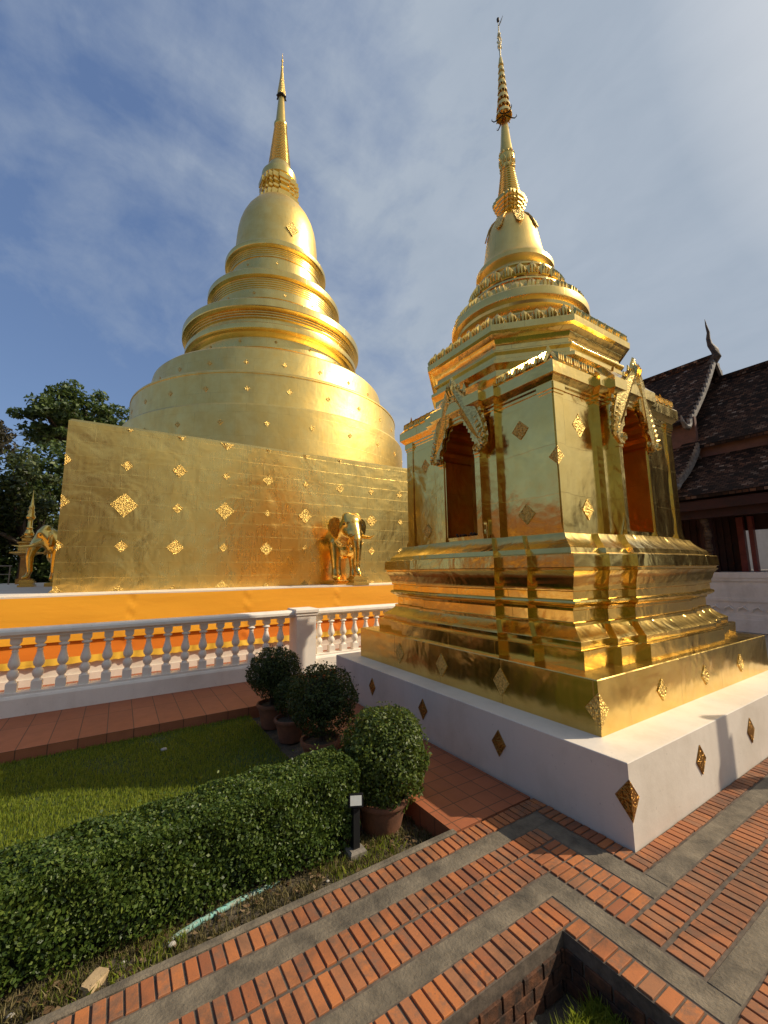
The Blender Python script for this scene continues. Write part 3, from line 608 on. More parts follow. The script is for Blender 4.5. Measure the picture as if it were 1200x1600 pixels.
bm = bmesh.new(); lathe(bm, sp([(.09, 20.36), (.165, 20.36), (.165, 20.46), (.15, 20.6), (.115, 20.9), (.07, 21.3), (.04, 21.7), (.035, 21.72), (.05, 21.78), (.03, 21.86), (.022, 22.0), (.045, 22.06), (.02, 22.14), (.008, 22.42)]), 32); um = finish('parasol_finial', bm, GOLD_ORN_FINE, big, 40)
bm = bmesh.new()
for k in range(8):
    a = k * math.pi / 4; x, y = math.cos(a) * .19, math.sin(a) * .19; z = zt(20.30)
    lathe(bm, [(.004, z + .09), (.012, z + .05), (.03, z), (.0, z - .02)], 8, x, y)
lathe(bm, [(.15, zt(20.31)), (.18, zt(20.33)), (.18, zt(20.37)), (.15, zt(20.38))], 24)
finish('hanging_bells', bm, DARKMETAL, um)
# raised diamond ornaments
def diamond(parent, o, ux, uz, w, h, mat=GOLD_ORN_FINE, th=.014):
    """flat lozenge with a raised centre; ux = across, uz = up; normal = ux x uz"""
    ux = Vector(ux).normalized(); uz = Vector(uz).normalized(); nn = ux.cross(uz); o = Vector(o)
    bm = bmesh.new(); rings = []
    for s, d in ((1, -.004), (1, th * .6), (.90, th * .8), (.84, th * .55), (.5, th * .6), (.2, th * .8)):
        rings.append([o + ux * (a * w * s) + uz * (b * h * s) + nn * d for a, b in ((0, -1), (1, 0), (0, 1), (-1, 0))])
    loft(bm, rings); return finish('diamond_ornament', bm, mat, parent)
W0 = {0: {1.34: .10, 2.1: .11, 2.88: .23, 3.64: .10, 4.36: .06}, 1: {1.33: .07, 2.1: .16, 2.88: .10, 3.65: .14, 4.38: .08}, 2: {1.36: .15, 2.11: .09, 2.89: .19, 3.64: .08, 4.34: .15}, 3: {1.33: .07, 2.1: .15, 2.89: .08, 3.65: .13, 4.38: .06}, 4: {1.34: .1, 2.12: .08, 2.89: .18, 3.64: .08, 4.36: .08}, 5: {3.63: .11, 4.36: .07}, 6: {1.33: .07, 2.09: .10, 2.88: .16, 3.63: .08}, 7: {2.1: .09, 2.88: .08, 3.63: .10}, -1: {1.38: .10, 2.1: .10, 2.88: .13, 3.64: .11}}
for i, rows in W0.items():
    for z, s in rows.items():
        x = i * .903
        zc = z - TZ
        if zc + s > WT - .03 or zc - s < .01:
            # lozenge cut by the edge of the wall: keep the half that fits
            up_ = zc - s < .01
            bm = bmesh.new(); base = .01 if up_ else WT - .055; sg = 1 if up_ else -1
            for k, dd in ((1, .012), (.6, .02)): prism(bm, [(-s * k, base), (s * k, base), (0, base + sg * s * k)][::sg], lambda u, v: (x - BC[0] + u, -BH + .003, v), lambda u, v, dd=dd: (x - BC[0] + u, -BH - dd, v))
            finish('diamond_ornament', bm, GOLD_ORN_FINE, big)
        elif i == -1:
            bm = bmesh.new()
            for k, dd in ((1, .012), (.6, .02)): prism(bm, [(0, zc - s * k), (s * k, zc), (0, zc + s * k)], lambda u, v: (-BH + u, -BH + .003, v), lambda u, v, dd=dd: (-BH + u, -BH - dd, v))
            finish('diamond_ornament', bm, GOLD_ORN_FINE, big)
        else: diamond(big, (x - BC[0], -BH, zc), (1, 0, 0), (0, 0, 1), s, s)
def drum_diamonds(z, r, n, a0, s, tilt=0.0):
    for k in range(n):
        a = R_(a0 + k * 360 / n)
        rad = Vector((math.cos(a), math.sin(a), 0)); ux = Vector((-math.sin(a), math.cos(a), 0)); uz = Vector((0, 0, 1)) * math.cos(tilt) - rad * math.sin(tilt)
        if rad.y > .35: continue
        diamond(big, rad * (r + .004) * sc + Vector((0, 0, zt(z))), ux, uz, s * .9, s * .9, GOLD_ORN_FINE, .006)
drum_diamonds(5.15, 4.53, 26, 2, .085); drum_diamonds(6.12, 4.285, 26, 9, .085); drum_diamonds(7.08, 3.785, 24, 2, .08); drum_diamonds(8.34, 2.675, 16, 6, .055); drum_diamonds(10.28, 2.125, 14, 3, .055); drum_diamonds(11.75, 1.615, 10, 1, .055)
A_ = R_(272); diamond(big, Vector((math.cos(A_), math.sin(A_), 0)) * 1.478 * sc + Vector((0, 0, zt(13.32))), (-math.sin(A_), math.cos(A_), 0), (-.07 * math.cos(A_), -.07 * math.sin(A_), 1), .24, .30, GOLD_ORN_FINE, .022)

# ------------------------------------------------------------------ elephants
def caps_mesh(bm, chain, n=20):
    for (a, ra), (b, rb) in zip(chain, chain[1:]):
        a, b = Vector(a), Vector(b); d = (b - a); L = d.length; t = d.normalized()
        pts, rr = [], []
        for k in range(5):
            th = math.pi / 2 * (1 - k / 4); pts.append(a - t * ra * math.sin(th)); rr.append(max(ra * math.cos(th), .002))
        for k in range(5):
            th = math.pi / 2 * k / 4; pts.append(b + t * rb * math.sin(th)); rr.append(max(rb * math.cos(th), .002))
        tube(bm, pts, rr, n)
def elephant_body():
    bm = bmesh.new()
    caps_mesh(bm, [((0, .45, 1.02), .36), ((0, .12, 1.02), .36), ((0, -.28, 1.05), .33), ((0, -.46, 1.22), .27), ((0, -.60, 1.36), .23)])
    caps_mesh(bm, [((0, -.30, .92), .29), ((0, -.34, .80), .22)])
    for s in (-1, 1):
        caps_mesh(bm, [((s * .20, -.26, .95), .17), ((s * .21, -.30, .62), .125), ((s * .21, -.31, .36), .10), ((s * .21, -.32, .20), .115)])
        caps_mesh(bm, [((s * .09, -.60, 1.50), .12), ((s * .09, -.66, 1.38), .13)])
        caps_mesh(bm, [((s * .12, -.66, 1.18), .09), ((s * .12, -.80, 1.10), .075)])
    caps_mesh(bm, [((0, -.62, 1.34), .21), ((0, -.76, 1.16), .15), ((0, -.86, .98), .115), ((0, -.90, .78), .092), ((0, -.89, .56), .074), ((0, -.87, .40), .062), ((0, -.92, .27), .056), ((0, -.99, .235), .05)], 16)
    me = bpy.data.meshes.new('elephant_tmp'); bm.to_mesh(me); bm.free()
    o = bpy.data.objects.new('elephant_tmp', me); COL.objects.link(o)
    m = o.modifiers.new('r', 'REMESH'); m.mode = 'VOXEL'; m.voxel_size = .022
    m2 = o.modifiers.new('s', 'SMOOTH'); m2.iterations = 8; m2.factor = .5
    dg = bpy.context.evaluated_depsgraph_get(); me2 = bpy.data.meshes.new_from_object(o.evaluated_get(dg)); me2.name = 'elephant_body'
    bpy.data.objects.remove(o); me2.shade_smooth(); me2.materials.clear(); me2.materials.append(GOLD_SMOOTH); return me2
EB = elephant_body()
def elephant(label, loc, rz):
    t = thing('elephant_statue', label, 'elephant statue', loc, rz, 'elephant statues emerging from the stupa base')
    link('body', EB, None, t).scale = (1.12, 1.0, 1.03)
    for s in (-1, 1):
        bm = bmesh.new()
        # ear: thick curved fan with a rolled rim
        out = [(0, .17), (.10, .20), (.20, .15), (.25, .03), (.22, -.10), (.15, -.22), (.07, -.27), (.02, -.20), (-.02, -.05)]
        def ear(u, v, d): return (s * (.26 + u * 1.0), -.50 + u * .30 + d, 1.34 + v * 1.1)
        prism(bm, out, lambda u, v: ear(u, v, .03), lambda u, v: ear(u * .96, v * .96, -.012))
        prism(bm, [(x * .62 + .04, y * .6 - .01) for x, y in out], lambda u, v: ear(u, v, -.014), lambda u, v: ear(u, v, -.035))
        bmesh.ops.recalc_face_normals(bm, faces=bm.faces[:])
        finish('ear', bm, GOLD_SMOOTH, t)
        bm = bmesh.new(); tube(bm, [(s * .15, -.74, 1.13), (s * .18, -.90, 1.07), (s * .22, -1.08, 1.05), (s * .24, -1.26, 1.09)], [.046, .040, .028, .004], 10); finish('tusk', bm, GOLD_SMOOTH, t, 60)
        bm = bmesh.new(); bmesh.ops.create_icosphere(bm, subdivisions=2, radius=.022, matrix=Matrix.Translation((s * .235, -.70, 1.37))); finish('eye', bm, DARKMETAL, t, 60)
    bm = bmesh.new(); box(bm, -.40, .40, -.50, .30, 0, .10, .01); finish('leg_pedestal', bm, GOLD_SMOOTH, t)
    bm = bmesh.new(); loft(bm, [[(sx * w, -.90 + sy * w * .85, z) for sx, sy in ((-1, -1), (1, -1), (1, 1), (-1, 1))] for w, z in ((.20, 0), (.20, .05), (.165, .055), (.165, .10), (.19, .105), (.19, .15), (.16, .155), (.16, .19))]); finish('trunk_pedestal', bm, GOLD_SMOOTH, t)
    # neck garland
    bm = bmesh.new()
    for k in range(-6, 7):
        a = k / 6 * 1.25; lathe(bm, [(.001, 1.0 - .12 * math.cos(a) - .034), (.022, .99 - .12 * math.cos(a)), (.026, 1.0 - .12 * math.cos(a)), (.001, 1.0 - .12 * math.cos(a) + .034)], 8, math.sin(a) * .37, -.50 - .10 * math.cos(a))
    finish('neck_garland', bm, GOLD_ORN, t, 50); return t
elephant('golden elephant statue facing out of the front of the stupa base above the saffron cloth', (4.50, WY - .02, TZ), 0)
elephant('golden elephant statue seen side on at the left flank of the stupa base', (BC[0] - BH - .20, BC[1], TZ), R_(-90))

# ------------------------------------------------------------------ small stupa
CB = (4.465, 3.385); UX, UY = 4.42 - CB[0], 3.44 - CB[1]
sm = thing('golden_chapel_stupa', 'smaller ornate golden stupa with arched niches on a white plinth in front on the right', 'stupa', (CB[0], CB[1], 0))
bm = bmesh.new(); box(bm, -1.885, 1.885, -1.955, 1.915, -.05, .463, .004); finish('white_plinth', bm, WHITE, sm)
bm = bmesh.new(); loft(bm, [[(sx * w, sy * (w + .02), z) for sx, sy in ((-1, -1), (1, -1), (1, 1), (-1, 1))] for w, z in ((1.642, .463), (1.642, .825), (1.636, .831))]); finish('slab_base', bm, mat_gold('gold_slab', .82, 4.0, seam=.3, dent=.30, dscale=1.7, rough=.22, seamdark=.6, mort=.003), sm)
D2 = ((.8, .067), (.48, .134))
def rr(b, z): return redent(b, z, [(D2[0][0] + b - 1.2, D2[0][1]), (D2[1][0] + b - 1.2, D2[1][1])])
mp = [(1.463, .83), (1.470, .968), (1.462, .974), (1.418, .978), (1.424, 1.028), (1.418, 1.034), (1.385, 1.055), (1.35, 1.082), (1.325, 1.105), (1.308, 1.124), (1.310, 1.148), (1.302, 1.153), (1.280, 1.157), (1.280, 1.245), (1.292, 1.252), (1.296, 1.272), (1.318, 1.282), (1.345, 1.30), (1.353, 1.316), (1.346, 1.332), (1.322, 1.342), (1.322, 1.405), (1.336, 1.412), (1.338, 1.455), (1.348, 1.47), (1.358, 1.51), (1.378, 1.548), (1.40, 1.575), (1.384, 1.582), (1.388, 1.602), (1.408, 1.608), (1.402, 1.712), (1.396, 1.718), (1.352, 1.728), (1.338, 1.77), (1.30, 1.80), (1.262, 1.835), (1.232, 1.872), (1.214, 1.905), (1.185, 1.912)]
bm = bmesh.new(); loft(bm, [rr(b, z) for b, z in mp]); finish('moulded_base', bm, GOLD_BASE, sm, 32)
# body with niches
BB = 1.155; SB = ((.49, .06), (.33, .12)); Z0, Z1 = 1.905, 3.33
niche = [(.237, 1.955), (.237, 2.86), (.266, 2.895), (.272, 2.945), (.250, 2.985), (.208, 3.0), (.218, 3.045), (.203, 3.095), (.153, 3.115), (.160, 3.155), (.140, 3.20), (.090, 3.215), (.090, 3.255), (.072, 3.295), (.035, 3.318), (0, 3.323)]
def side_rot(k, x, y):
    return ((x, y), (-y, x), (-x, -y), (y, -x))[k]
def P3(k, x, y, z):
    q = side_rot(k, x, y); return (q[0], q[1], z)
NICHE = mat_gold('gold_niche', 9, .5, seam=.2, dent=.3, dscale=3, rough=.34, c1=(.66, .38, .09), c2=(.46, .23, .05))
bm = bmesh.new()
for k in range(4):
    nb = bmesh.new()
    yb = -BB; f = -BB - SB[1][1]
    segs = [((-BB, yb), (-.49, yb)), ((-.49, yb), (-.49, yb - .06)), ((-.49, yb - .06), (-.33, yb - .06)), ((-.33, yb - .06), (-.33, f)), ((.33, f), (.33, yb - .06)), ((.33, yb - .06), (.49, yb - .06)), ((.49, yb - .06), (.49, yb)), ((.49, yb), (BB, yb))]
    for a, b in segs:
        m_ = 1 if abs(a[0] - b[0]) < .01 else 6
        for i in range(m_):
            p = [a[0] + (b[0] - a[0]) * i / m_, a[1] + (b[1] - a[1]) * i / m_]; q = [a[0] + (b[0] - a[0]) * (i + 1) / m_, a[1] + (b[1] - a[1]) * (i + 1) / m_]
            for j in range(6):
                za, zb = Z0 + (Z1 - Z0) * j / 6, Z0 + (Z1 - Z0) * (j + 1) / 6
                bm.faces.new([bm.verts.new(P3(k, *w)) for w in ((p[0], p[1], za), (q[0], q[1], za), (q[0], q[1], zb), (p[0], p[1], zb))])
    for s in (-1, 1):
        pl = [(s * .33, Z0), (s * .0, Z0), (0, 1.955)] + [(s * x, z) for x, z in niche] + [(0, Z1), (s * .33, Z1)]
        pl = [p for i, p in enumerate(pl) if i == 0 or p != pl[i - 1]]
        fc = [bm.verts.new(P3(k, x, f, z)) for x, z in pl]; bm.faces.new(fc if s < 0 else fc[::-1])
    full = [(-x, z) for x, z in niche] + [(x, z) for x, z in reversed(niche[:-1])]
    dp = .42
    for (x0, z0), (x1, z1) in zip(full, full[1:] + full[:1]):
        nb.faces.new([nb.verts.new(P3(k, *w)) for w in ((x0, f, z0), (x1, f, z1), (x1, f + dp, z1), (x0, f + dp, z0))])
    nb.faces.new([nb.verts.new(P3(k, x, f + dp, z)) for x, z in full])
    bmesh.ops.remove_doubles(nb, verts=nb.verts[:], dist=.0005); finish('niche_recess', nb, NICHE, sm)
bmesh.ops.remove_doubles(bm, verts=bm.verts[:], dist=.0005)
for v in bm.verts:
    c = v.co
    on_edge = abs(abs(c.x) - BB) < .002 and abs(abs(c.y) - BB) < .002
    if not on_edge and Z0 + .05 < c.z < Z1 - .05 and (abs(abs(c.x) - BB) < .002 and .5 < abs(c.y) or abs(abs(c.y) - BB) < .002 and .5 < abs(c.x)):
        d = random.uniform(-.008, .008)
        if abs(abs(c.x) - BB) < .002: c.x += d
        else: c.y += d
finish('body', bm, GOLD_BODY, sm, 30)
# corner pilasters and niche pilasters, each with foot and capital
for k in range(4):
    for s in (-1, 1):
        bm = bmesh.new()
        a0, a1 = (BB - .14, BB + .012)
        def pil(x0, x1, y0, y1, z0, z1):
            box(bm, min(x0, x1), max(x0, x1), y0, y1, z0, z1)
        pil(s * (BB - .13), s * (BB + .004), -BB - .016, -BB + .05, Z0 + .07, Z1 - .1)
        pil(s * (BB - .145), s * (BB + .026), -BB - .030, -BB + .04, Z0, Z0 + .045); pil(s * (BB - .138), s * (BB + .016), -BB - .024, -BB + .045, Z0 + .045, Z0 + .07)
        pil(s * (BB - .14), s * (BB + .012), -BB - .024, -BB + .04, Z1 - .1, Z1 - .07); pil(s * (BB - .15), s * (BB + .022), -BB - .034, -BB + .04, Z1 - .07, Z1)
        for v in bm.verts:
            q = side_rot(k, v.co.x, v.co.y); v.co.x, v.co.y = q
        if k % 2 == 0 or True: finish('corner_pilaster', bm, GOLD_BODY, sm)
        bm = bmesh.new(); f = -BB - .12
        for x0, x1, y0, z0, z1 in ((.262, .322, f - .012, Z0 + .06, 2.80), (.252, .345, f - .026, Z0, Z0 + .035), (.258, .334, f - .019, Z0 + .035, Z0 + .06), (.255, .34, f - .022, 2.80, 2.84)):
            pil(s * x0, s * x1, y0, f + .02, z0, z1)
        for v in bm.verts:
            q = side_rot(k, v.co.x, v.co.y); v.co.x, v.co.y = q
        finish('niche_pilaster', bm, GOLD_BODY, sm)
# cornice
def rb(b, z, st=SB): return redent(b, z, [(st[0][0] + max(0, b - BB), st[0][1]), (st[1][0] + max(0, b - BB), st[1][1])])
bm = bmesh.new(); loft(bm, [rb(b, z) for b, z in ((1.145, 3.26), (1.165, 3.275), (1.165, 3.30), (1.180, 3.315), (1.180, 3.335), (1.20, 3.355), (1.225, 3.385), (1.235, 3.39), (1.235, 3.50), (1.225, 3.515), (1.20, 3.54), (1.09, 3.675), (1.02, 3.70), (.98, 3.71))]); finish('cornice', bm, GOLD_BASE, sm, 25)
def petal(bm, o, ux, uz, w, h, th):
    """upright lotus petal: pointed leaf with a raised midrib"""
    ux = Vector(ux).normalized(); uz = Vector(uz).normalized(); nn = ux.cross(uz); o = Vector(o)
    oc = [(-.40, 0), (.40, 0), (.5, .34), (.40, .62), (.17, .82), (.0, 1.0), (-.17, .82), (-.40, .62), (-.5, .34)]
    bk = [bm.verts.new(o + ux * a * w + uz * b * h - nn * th * .2) for a, b in oc]
    md = [bm.verts.new(o + ux * a * w * .80 + uz * (b * .86 + .03) * h + nn * th * .6) for a, b in oc]
    ct = bm.verts.new(o + uz * h * .42 + nn * th * 1.0); n = len(oc)
    for i in range(n):
        j = (i + 1) % n; bm.faces.new((bk[i], bk[j], md[j], md[i])); bm.faces.new((md[i], md[j], ct))
    # side flutes
    for sx in (-.27, 0, .27):
        q = [bm.verts.new(o + ux * (sx + a) * w + uz * b * h + nn * d * th) for a, b, d in ((-.09, .04, .8), (.09, .04, .8), (.0, .72, .9), (0, .34, 2.1))]
        bm.faces.new((q[0], q[1], q[3])); bm.faces.new((q[1], q[2], q[3])); bm.faces.new((q[2], q[0], q[3]))
def corner_spike(bm, x, y, z, d, h, w):
    o = Vector((x, y, z)); d = Vector(d).normalized(); s = d.cross(Vector((0, 0, 1)))
    b = [bm.verts.new(o + s * w), bm.verts.new(o - d * w * 1.2), bm.verts.new(o - s * w), bm.verts.new(o + d * w * .25)]; t = bm.verts.new(o - d * w * .45 + Vector((0, 0, h)))
    for i in range(4): bm.faces.new((b[i], b[(i + 1) % 4], t))
for k in range(4):
    for s in (-1, 1):
        bm = bmesh.new()
        for i in range(5):
            x = s * (.60 + i * .124); y = -1.222
            a = P3(k, x, y, 3.518); ux = P3(k, 1, 0, 0); q = side_rot(k, 0, 1); petal(bm, a, ux, (q[0] * .62, q[1] * .62, 1), .122, .19, .026)
        if s > 0: finish('lotus_frieze', bm, GOLD_SMOOTH, sm, 50)
        else: keepbm = bm
    bm = keepbm
    a = P3(k, -1.13, -1.13, 3.60); q = side_rot(k, -1, -1); corner_spike(bm, a[0], a[1], a[2], (q[0], q[1], 0), .15, .05)
    finish('lotus_frieze', bm, GOLD_SMOOTH, sm, 50)
# pediments over the niches: flame-edged arch with leaf relief
outer = [(.245, 2.80), (.30, 2.765), (.365, 2.79), (.385, 2.86), (.43, 2.88), (.425, 2.98), (.385, 3.00), (.435, 3.07), (.40, 3.14), (.355, 3.13), (.385, 3.22), (.335, 3.28), (.29, 3.255), (.305, 3.345), (.25, 3.395), (.20, 3.36), (.205, 3.46), (.145, 3.50), (.115, 3.45), (.105, 3.555), (.055, 3.58), (.03, 3.68), (0, 3.74)]
inner = [(0, 3.375), (.05, 3.365), (.09, 3.335), (.108, 3.285), (.112, 3.25), (.158, 3.235), (.178, 3.19), (.178, 3.145), (.222, 3.125), (.238, 3.07), (.232, 3.025), (.27, 3.005), (.292, 2.95), (.285, 2.89), (.268, 2.86), (.264, 2.83)]
def leafblob(bm, k, x, z, y, ang, ln, w, th):
    ca, sa = math.cos(ang), math.sin(ang); pts = [(-.5, 0), (-.15, .5), (.2, .42), (.5, 0), (.2, -.42), (-.15, -.5)]
    b = [bm.verts.new(P3(k, x + ca * u * ln - sa * v * w, y, z + sa * u * ln + ca * v * w)) for u, v in pts]
    r = [bm.verts.new(P3(k, x + ca * u * ln, y - th, z + sa * u * ln)) for u in (-.2, .25)]
    for i, j, m in ((0, 1, (0,)), (1, 2, (0, 1)), (2, 3, (1,)), (3, 4, (1,)), (4, 5, (1, 0)), (5, 0, (0,))):
        bm.faces.new([b[i], b[j]] + ([r[m[0]]] if len(m) == 1 else [r[m[1]], r[m[0]]]))
outer = [(.266, 2.83), (.34, 2.83), (.42, 2.885), (.445, 2.97), (.425, 3.09), (.385, 3.22), (.325, 3.34), (.25, 3.45), (.17, 3.55), (.085, 3.64), (0, 3.70)]
PED = mat_ornate('gold_pediment', 60, c=(.86, .60, .19), rough=.26, dist=.004, strength=.5)
for k in range(4):
    bm = bmesh.new(); f = -BB - .12
    dep = lambda z: f - .045 - max(0, z - 3.35) * .2
    for s in (-1, 1):
        pl = [(s * x, z) for x, z in outer] + [(s * x, z) for x, z in inner]
        if s < 0: pl = pl[::-1]
        prism(bm, pl[:], lambda x, z: P3(k, x, f - .015, z), lambda x, z: P3(k, x, dep(z), z))
        # flame leaves along the outer edge, leaning upward
        for i in range(12):
            t_ = i / 11 * (len(outer) - 2) + .6; a = int(t_); fr = t_ - a; a = min(a, len(outer) - 2)
            x = outer[a][0] * (1 - fr) + outer[a + 1][0] * fr; z = outer[a][1] * (1 - fr) + outer[a + 1][1] * fr
            tx, tz = outer[a + 1][0] - outer[a][0], outer[a + 1][1] - outer[a][1]; L_ = math.hypot(tx, tz); nx, nz = tz / L_, -tx / L_
            d = Vector((nx * .75, nz * .75 + .8)).normalized(); h = .13 + .05 * (i / 11)
            q = side_rot(k, s * d.x, 0); r0 = side_rot(k, s * d.y, 0)
            ux = Vector((r0[0] * s, r0[1] * s, -d.x * s)); uz = Vector((q[0], q[1], d.y))
            petal(bm, P3(k, s * (x - nx * .05), dep(z) + .03, z - nz * .05), ux, uz, .095, h * .72, .014)
        for i in range(13):      # two rows of curling leaves on the face of the arch
            t_ = i / 12; w = .5 + .5 * math.sin(i * 2.1)
            x = .36 * (1 - t_ ** 1.4) + .03; z = 2.92 + .62 * t_
            leafblob(bm, k, s * (x - .012), z + .03, dep(z) + .002, math.pi / 2 + s * (.35 + .5 * w), .12, .05, .020)
            leafblob(bm, k, s * (x + .045), z - .01, dep(z) + .002, math.pi / 2 - s * (.7 + .4 * w), .11, .05, .018)
        for i in range(14):      # scroll curl at the foot
            a = i / 13 * 6.6; rr0 = .050 * (1 - i / 17); leafblob(bm, k, s * (.345 + rr0 * math.cos(a)), 2.87 + rr0 * math.sin(a), f - .078, s * (a + 1.57), .045, .028, .02)
    petal(bm, P3(k, 0, dep(3.55) + .01, 3.56), P3(k, 1, 0, 0), (0, 0, 1), .16, .26, .03)
    bmesh.ops.recalc_face_normals(bm, faces=bm.faces[:])
    finish('niche_pediment', bm, PED, sm)
    bm = bmesh.new()
    for dy, zt_, w in ((.10, 3.80, .20),):
        prism(bm, [(-w, 3.47), (w, 3.47), (w * .62, 3.58), (w * .25, 3.68), (0, zt_), (-w * .25, 3.68), (-w * .62, 3.58)], lambda x, z: P3(k, x, f + dy + .05, z), lambda x, z: P3(k, x, f + dy + .02, z))
    bmesh.ops.recalc_face_normals(bm, faces=bm.faces[:]); finish('gable_leaf', bm, GOLD_SMOOTH, sm)
# octagonal tier
def octo(a, z, h0=.55, a0=1.15):
    h = h0 + (a - a0) * .414
    base = [(-h, -a), (h, -a), (a, -h), (a, h), (h, a), (-h, a), (-a, h), (-a, -h)]
    return [(UX + x, UY + y, z) for x, y in base]
bm = bmesh.new(); loft(bm, [octo(a, z) for a, z in ((1.08, 3.52), (1.07, 3.76), (1.10, 3.80), (1.12, 3.82), (1.12, 3.86), (1.08, 3.885), (1.05, 3.90), (1.05, 3.94), (1.085, 3.965), (1.085, 3.985), (1.04, 4.01), (1.035, 4.06), (1.06, 4.085), (1.075, 4.12), (1.10, 4.14), (1.12, 4.165), (1.155, 4.18), (1.16, 4.25), (1.14, 4.262), (.95, 4.34), (.80, 4.37))]); finish('octagonal_tier', bm, GOLD_BASE, sm, 22)
bm = bmesh.new(); oc = octo(1.125, 4.255)
for i in range(8):
    a, b = Vector(oc[i]), Vector(oc[(i + 1) % 8]); m_ = max(3, round((b - a).length / .15))
    inw = (Vector((UX, UY, 0)) - (a + b) / 2); inw.z = 0; inw.normalize()
    for j in range(m_): petal(bm, a + (b - a) * ((j + .5) / m_), b - a, Vector((0, 0, 1)) + inw * .22, (b - a).length / m_ * .98, .17, .024)
finish('octagon_lotus_frieze', bm, GOLD_SMOOTH, sm, 50)
up = lambda name, prof, n, mat=GOLD_RING, sm_ang=35: finish(name, (lambda b: (lathe(b, prof, n), b)[1])(bmesh.new()), mat, sm, sm_ang, 'cyl', (UX, UY, 0))
up('lower_ring', [(.86, 4.28), (.80, 4.40), (.765, 4.50), (.765, 4.58), (.775, 4.60), (.775, 4.63), (.765, 4.64), (.78, 4.67), (.83, 4.70), (.84, 4.735), (.875, 4.755), (.892, 4.77), (.895, 4.79), (.895, 4.865), (.88, 4.885), (.78, 4.91), (.70, 4.97), (.66, 5.04)], 110)
up('middle_ring', [(.66, 5.0), (.645, 5.08), (.64, 5.14), (.655, 5.15), (.655, 5.175), (.615, 5.19), (.585, 5.215), (.575, 5.25), (.60, 5.28), (.605, 5.31), (.59, 5.34), (.55, 5.37), (.535, 5.42), (.55, 5.44), (.55, 5.46), (.51, 5.475)], 96)
up('bell', [(.47, 5.44), (.455, 5.50), (.45, 5.56), (.47, 5.575), (.505, 5.595), (.522, 5.615), (.522, 5.675), (.505, 5.69), (.462, 5.72), (.432, 5.79), (.412, 5.87), (.395, 5.95), (.38, 6.05), (.365, 6.15), (.345, 6.26), (.31, 6.37), (.255, 6.46), (.18, 6.53), (.10, 6.56)], 96, GOLD_DRUM, 40)
def ring_petals(name, r, z, n, w, h, lean, th=.014):
    bm = bmesh.new()
    for k in range(n):
        a = 2 * math.pi * k / n; rad = Vector((math.cos(a), math.sin(a), 0)); ux = Vector((-math.sin(a), math.cos(a), 0))
        petal(bm, rad * r + Vector((0, 0, z)), ux, Vector((0, 0, 1)) - rad * lean, w, h, th)
    finish(name, bm, GOLD_SMOOTH, sm, 50, loc=(UX, UY, 0))
ring_petals('lower_lotus_ring', .845, 4.875, 28, .185, .22, .45, .026); ring_petals('upper_lotus_ring', .612, 5.24, 24, .155, .19, .12, .024)
# bell straps
bm = bmesh.new()
for k in range(8):
    a = R_(12 + 45 * k); rad = Vector((math.cos(a), math.sin(a), 0)); ux = Vector((-math.sin(a), math.cos(a), 0)); pts = [(.20, 6.525), (.275, 6.44), (.325, 6.345), (.357, 6.24), (.368, 6.20)]
    L_ = [[bm.verts.new(rad * (r + d) + ux * (w * sgn) + Vector((0, 0, z))) for sgn, d in ((-1, .0), (-1, .018), (1, .018), (1, .0))] for (r, z), w in zip(pts, (.05, .06, .06, .05, .012))]
    for A_, B_ in zip(L_, L_[1:]):
        for i in range(4): bm.faces.new((A_[i], B_[i], B_[(i + 1) % 4], A_[(i + 1) % 4]))
    bm.faces.new(L_[-1]); bm.faces.new(L_[0][::-1])
bmesh.ops.recalc_face_normals(bm, faces=bm.faces[:]); finish('bell_straps', bm, GOLD_ORN_FINE, sm, None, loc=(UX, UY, 0))
bm = bmesh.new(); stack_square(bm, [(.12, 6.53), (.125, 6.575), (.15, 6.59), (.145, 6.61), (.13, 6.62), (.16, 6.64), (.16, 6.66), (.145, 6.67), (.175, 6.69), (.175, 6.71), (.16, 6.72), (.192, 6.74), (.192, 6.765), (.18, 6.775), (.205, 6.795), (.205, 6.85), (.16, 6.87)]); finish('square_harmika', bm, GOLD_SMOOTH, sm, None, loc=(UX, UY, 0))
pr = []
for i in range(11):
    f = i / 10; z = 6.87 + .44 * f; r = .165 - .07 * f ** .8; pr += [(r, z), (r + .010, z + .010), (r + .010, z + .022), (r - .004, z + .034)]
pr += [(.085, 7.36), (.095, 7.40), (.082, 7.42), (.092, 7.45), (.105, 7.56), (.112, 7.585), (.088, 7.60), (.088, 7.70), (.078, 7.80), (.06, 8.02), (.044, 8.22), (.03, 8.24)]
up('ringed_spire', pr, 40, GOLD_SMOOTH, 40)
bm = bmesh.new()
for z, r, h in ((7.36, .088, .075), (7.44, .088, .13), (7.60, .09, .07)):
    for k in range(10):
        a = 2 * math.pi * k / 10 + z * 3; rad = Vector((math.cos(a), math.sin(a), 0)); petal(bm, rad * r + Vector((0, 0, z)), (-math.sin(a), math.cos(a), 0), Vector((0, 0, 1)) + rad * .22, .052, h, .01)
finish('spire_leaves', bm, GOLD_SMOOTH, sm, 40, loc=(UX, UY, 0))
bm = bmesh.new(); lathe(bm, [(.014, 8.2), (.012, 9.35), (.008, 9.9), (.003, 10.02)], 8); fp = finish('finial_pole', bm, SILVERGOLD, sm, 40, loc=(UX, UY, 0))
zz, rr_ = 8.30, .118
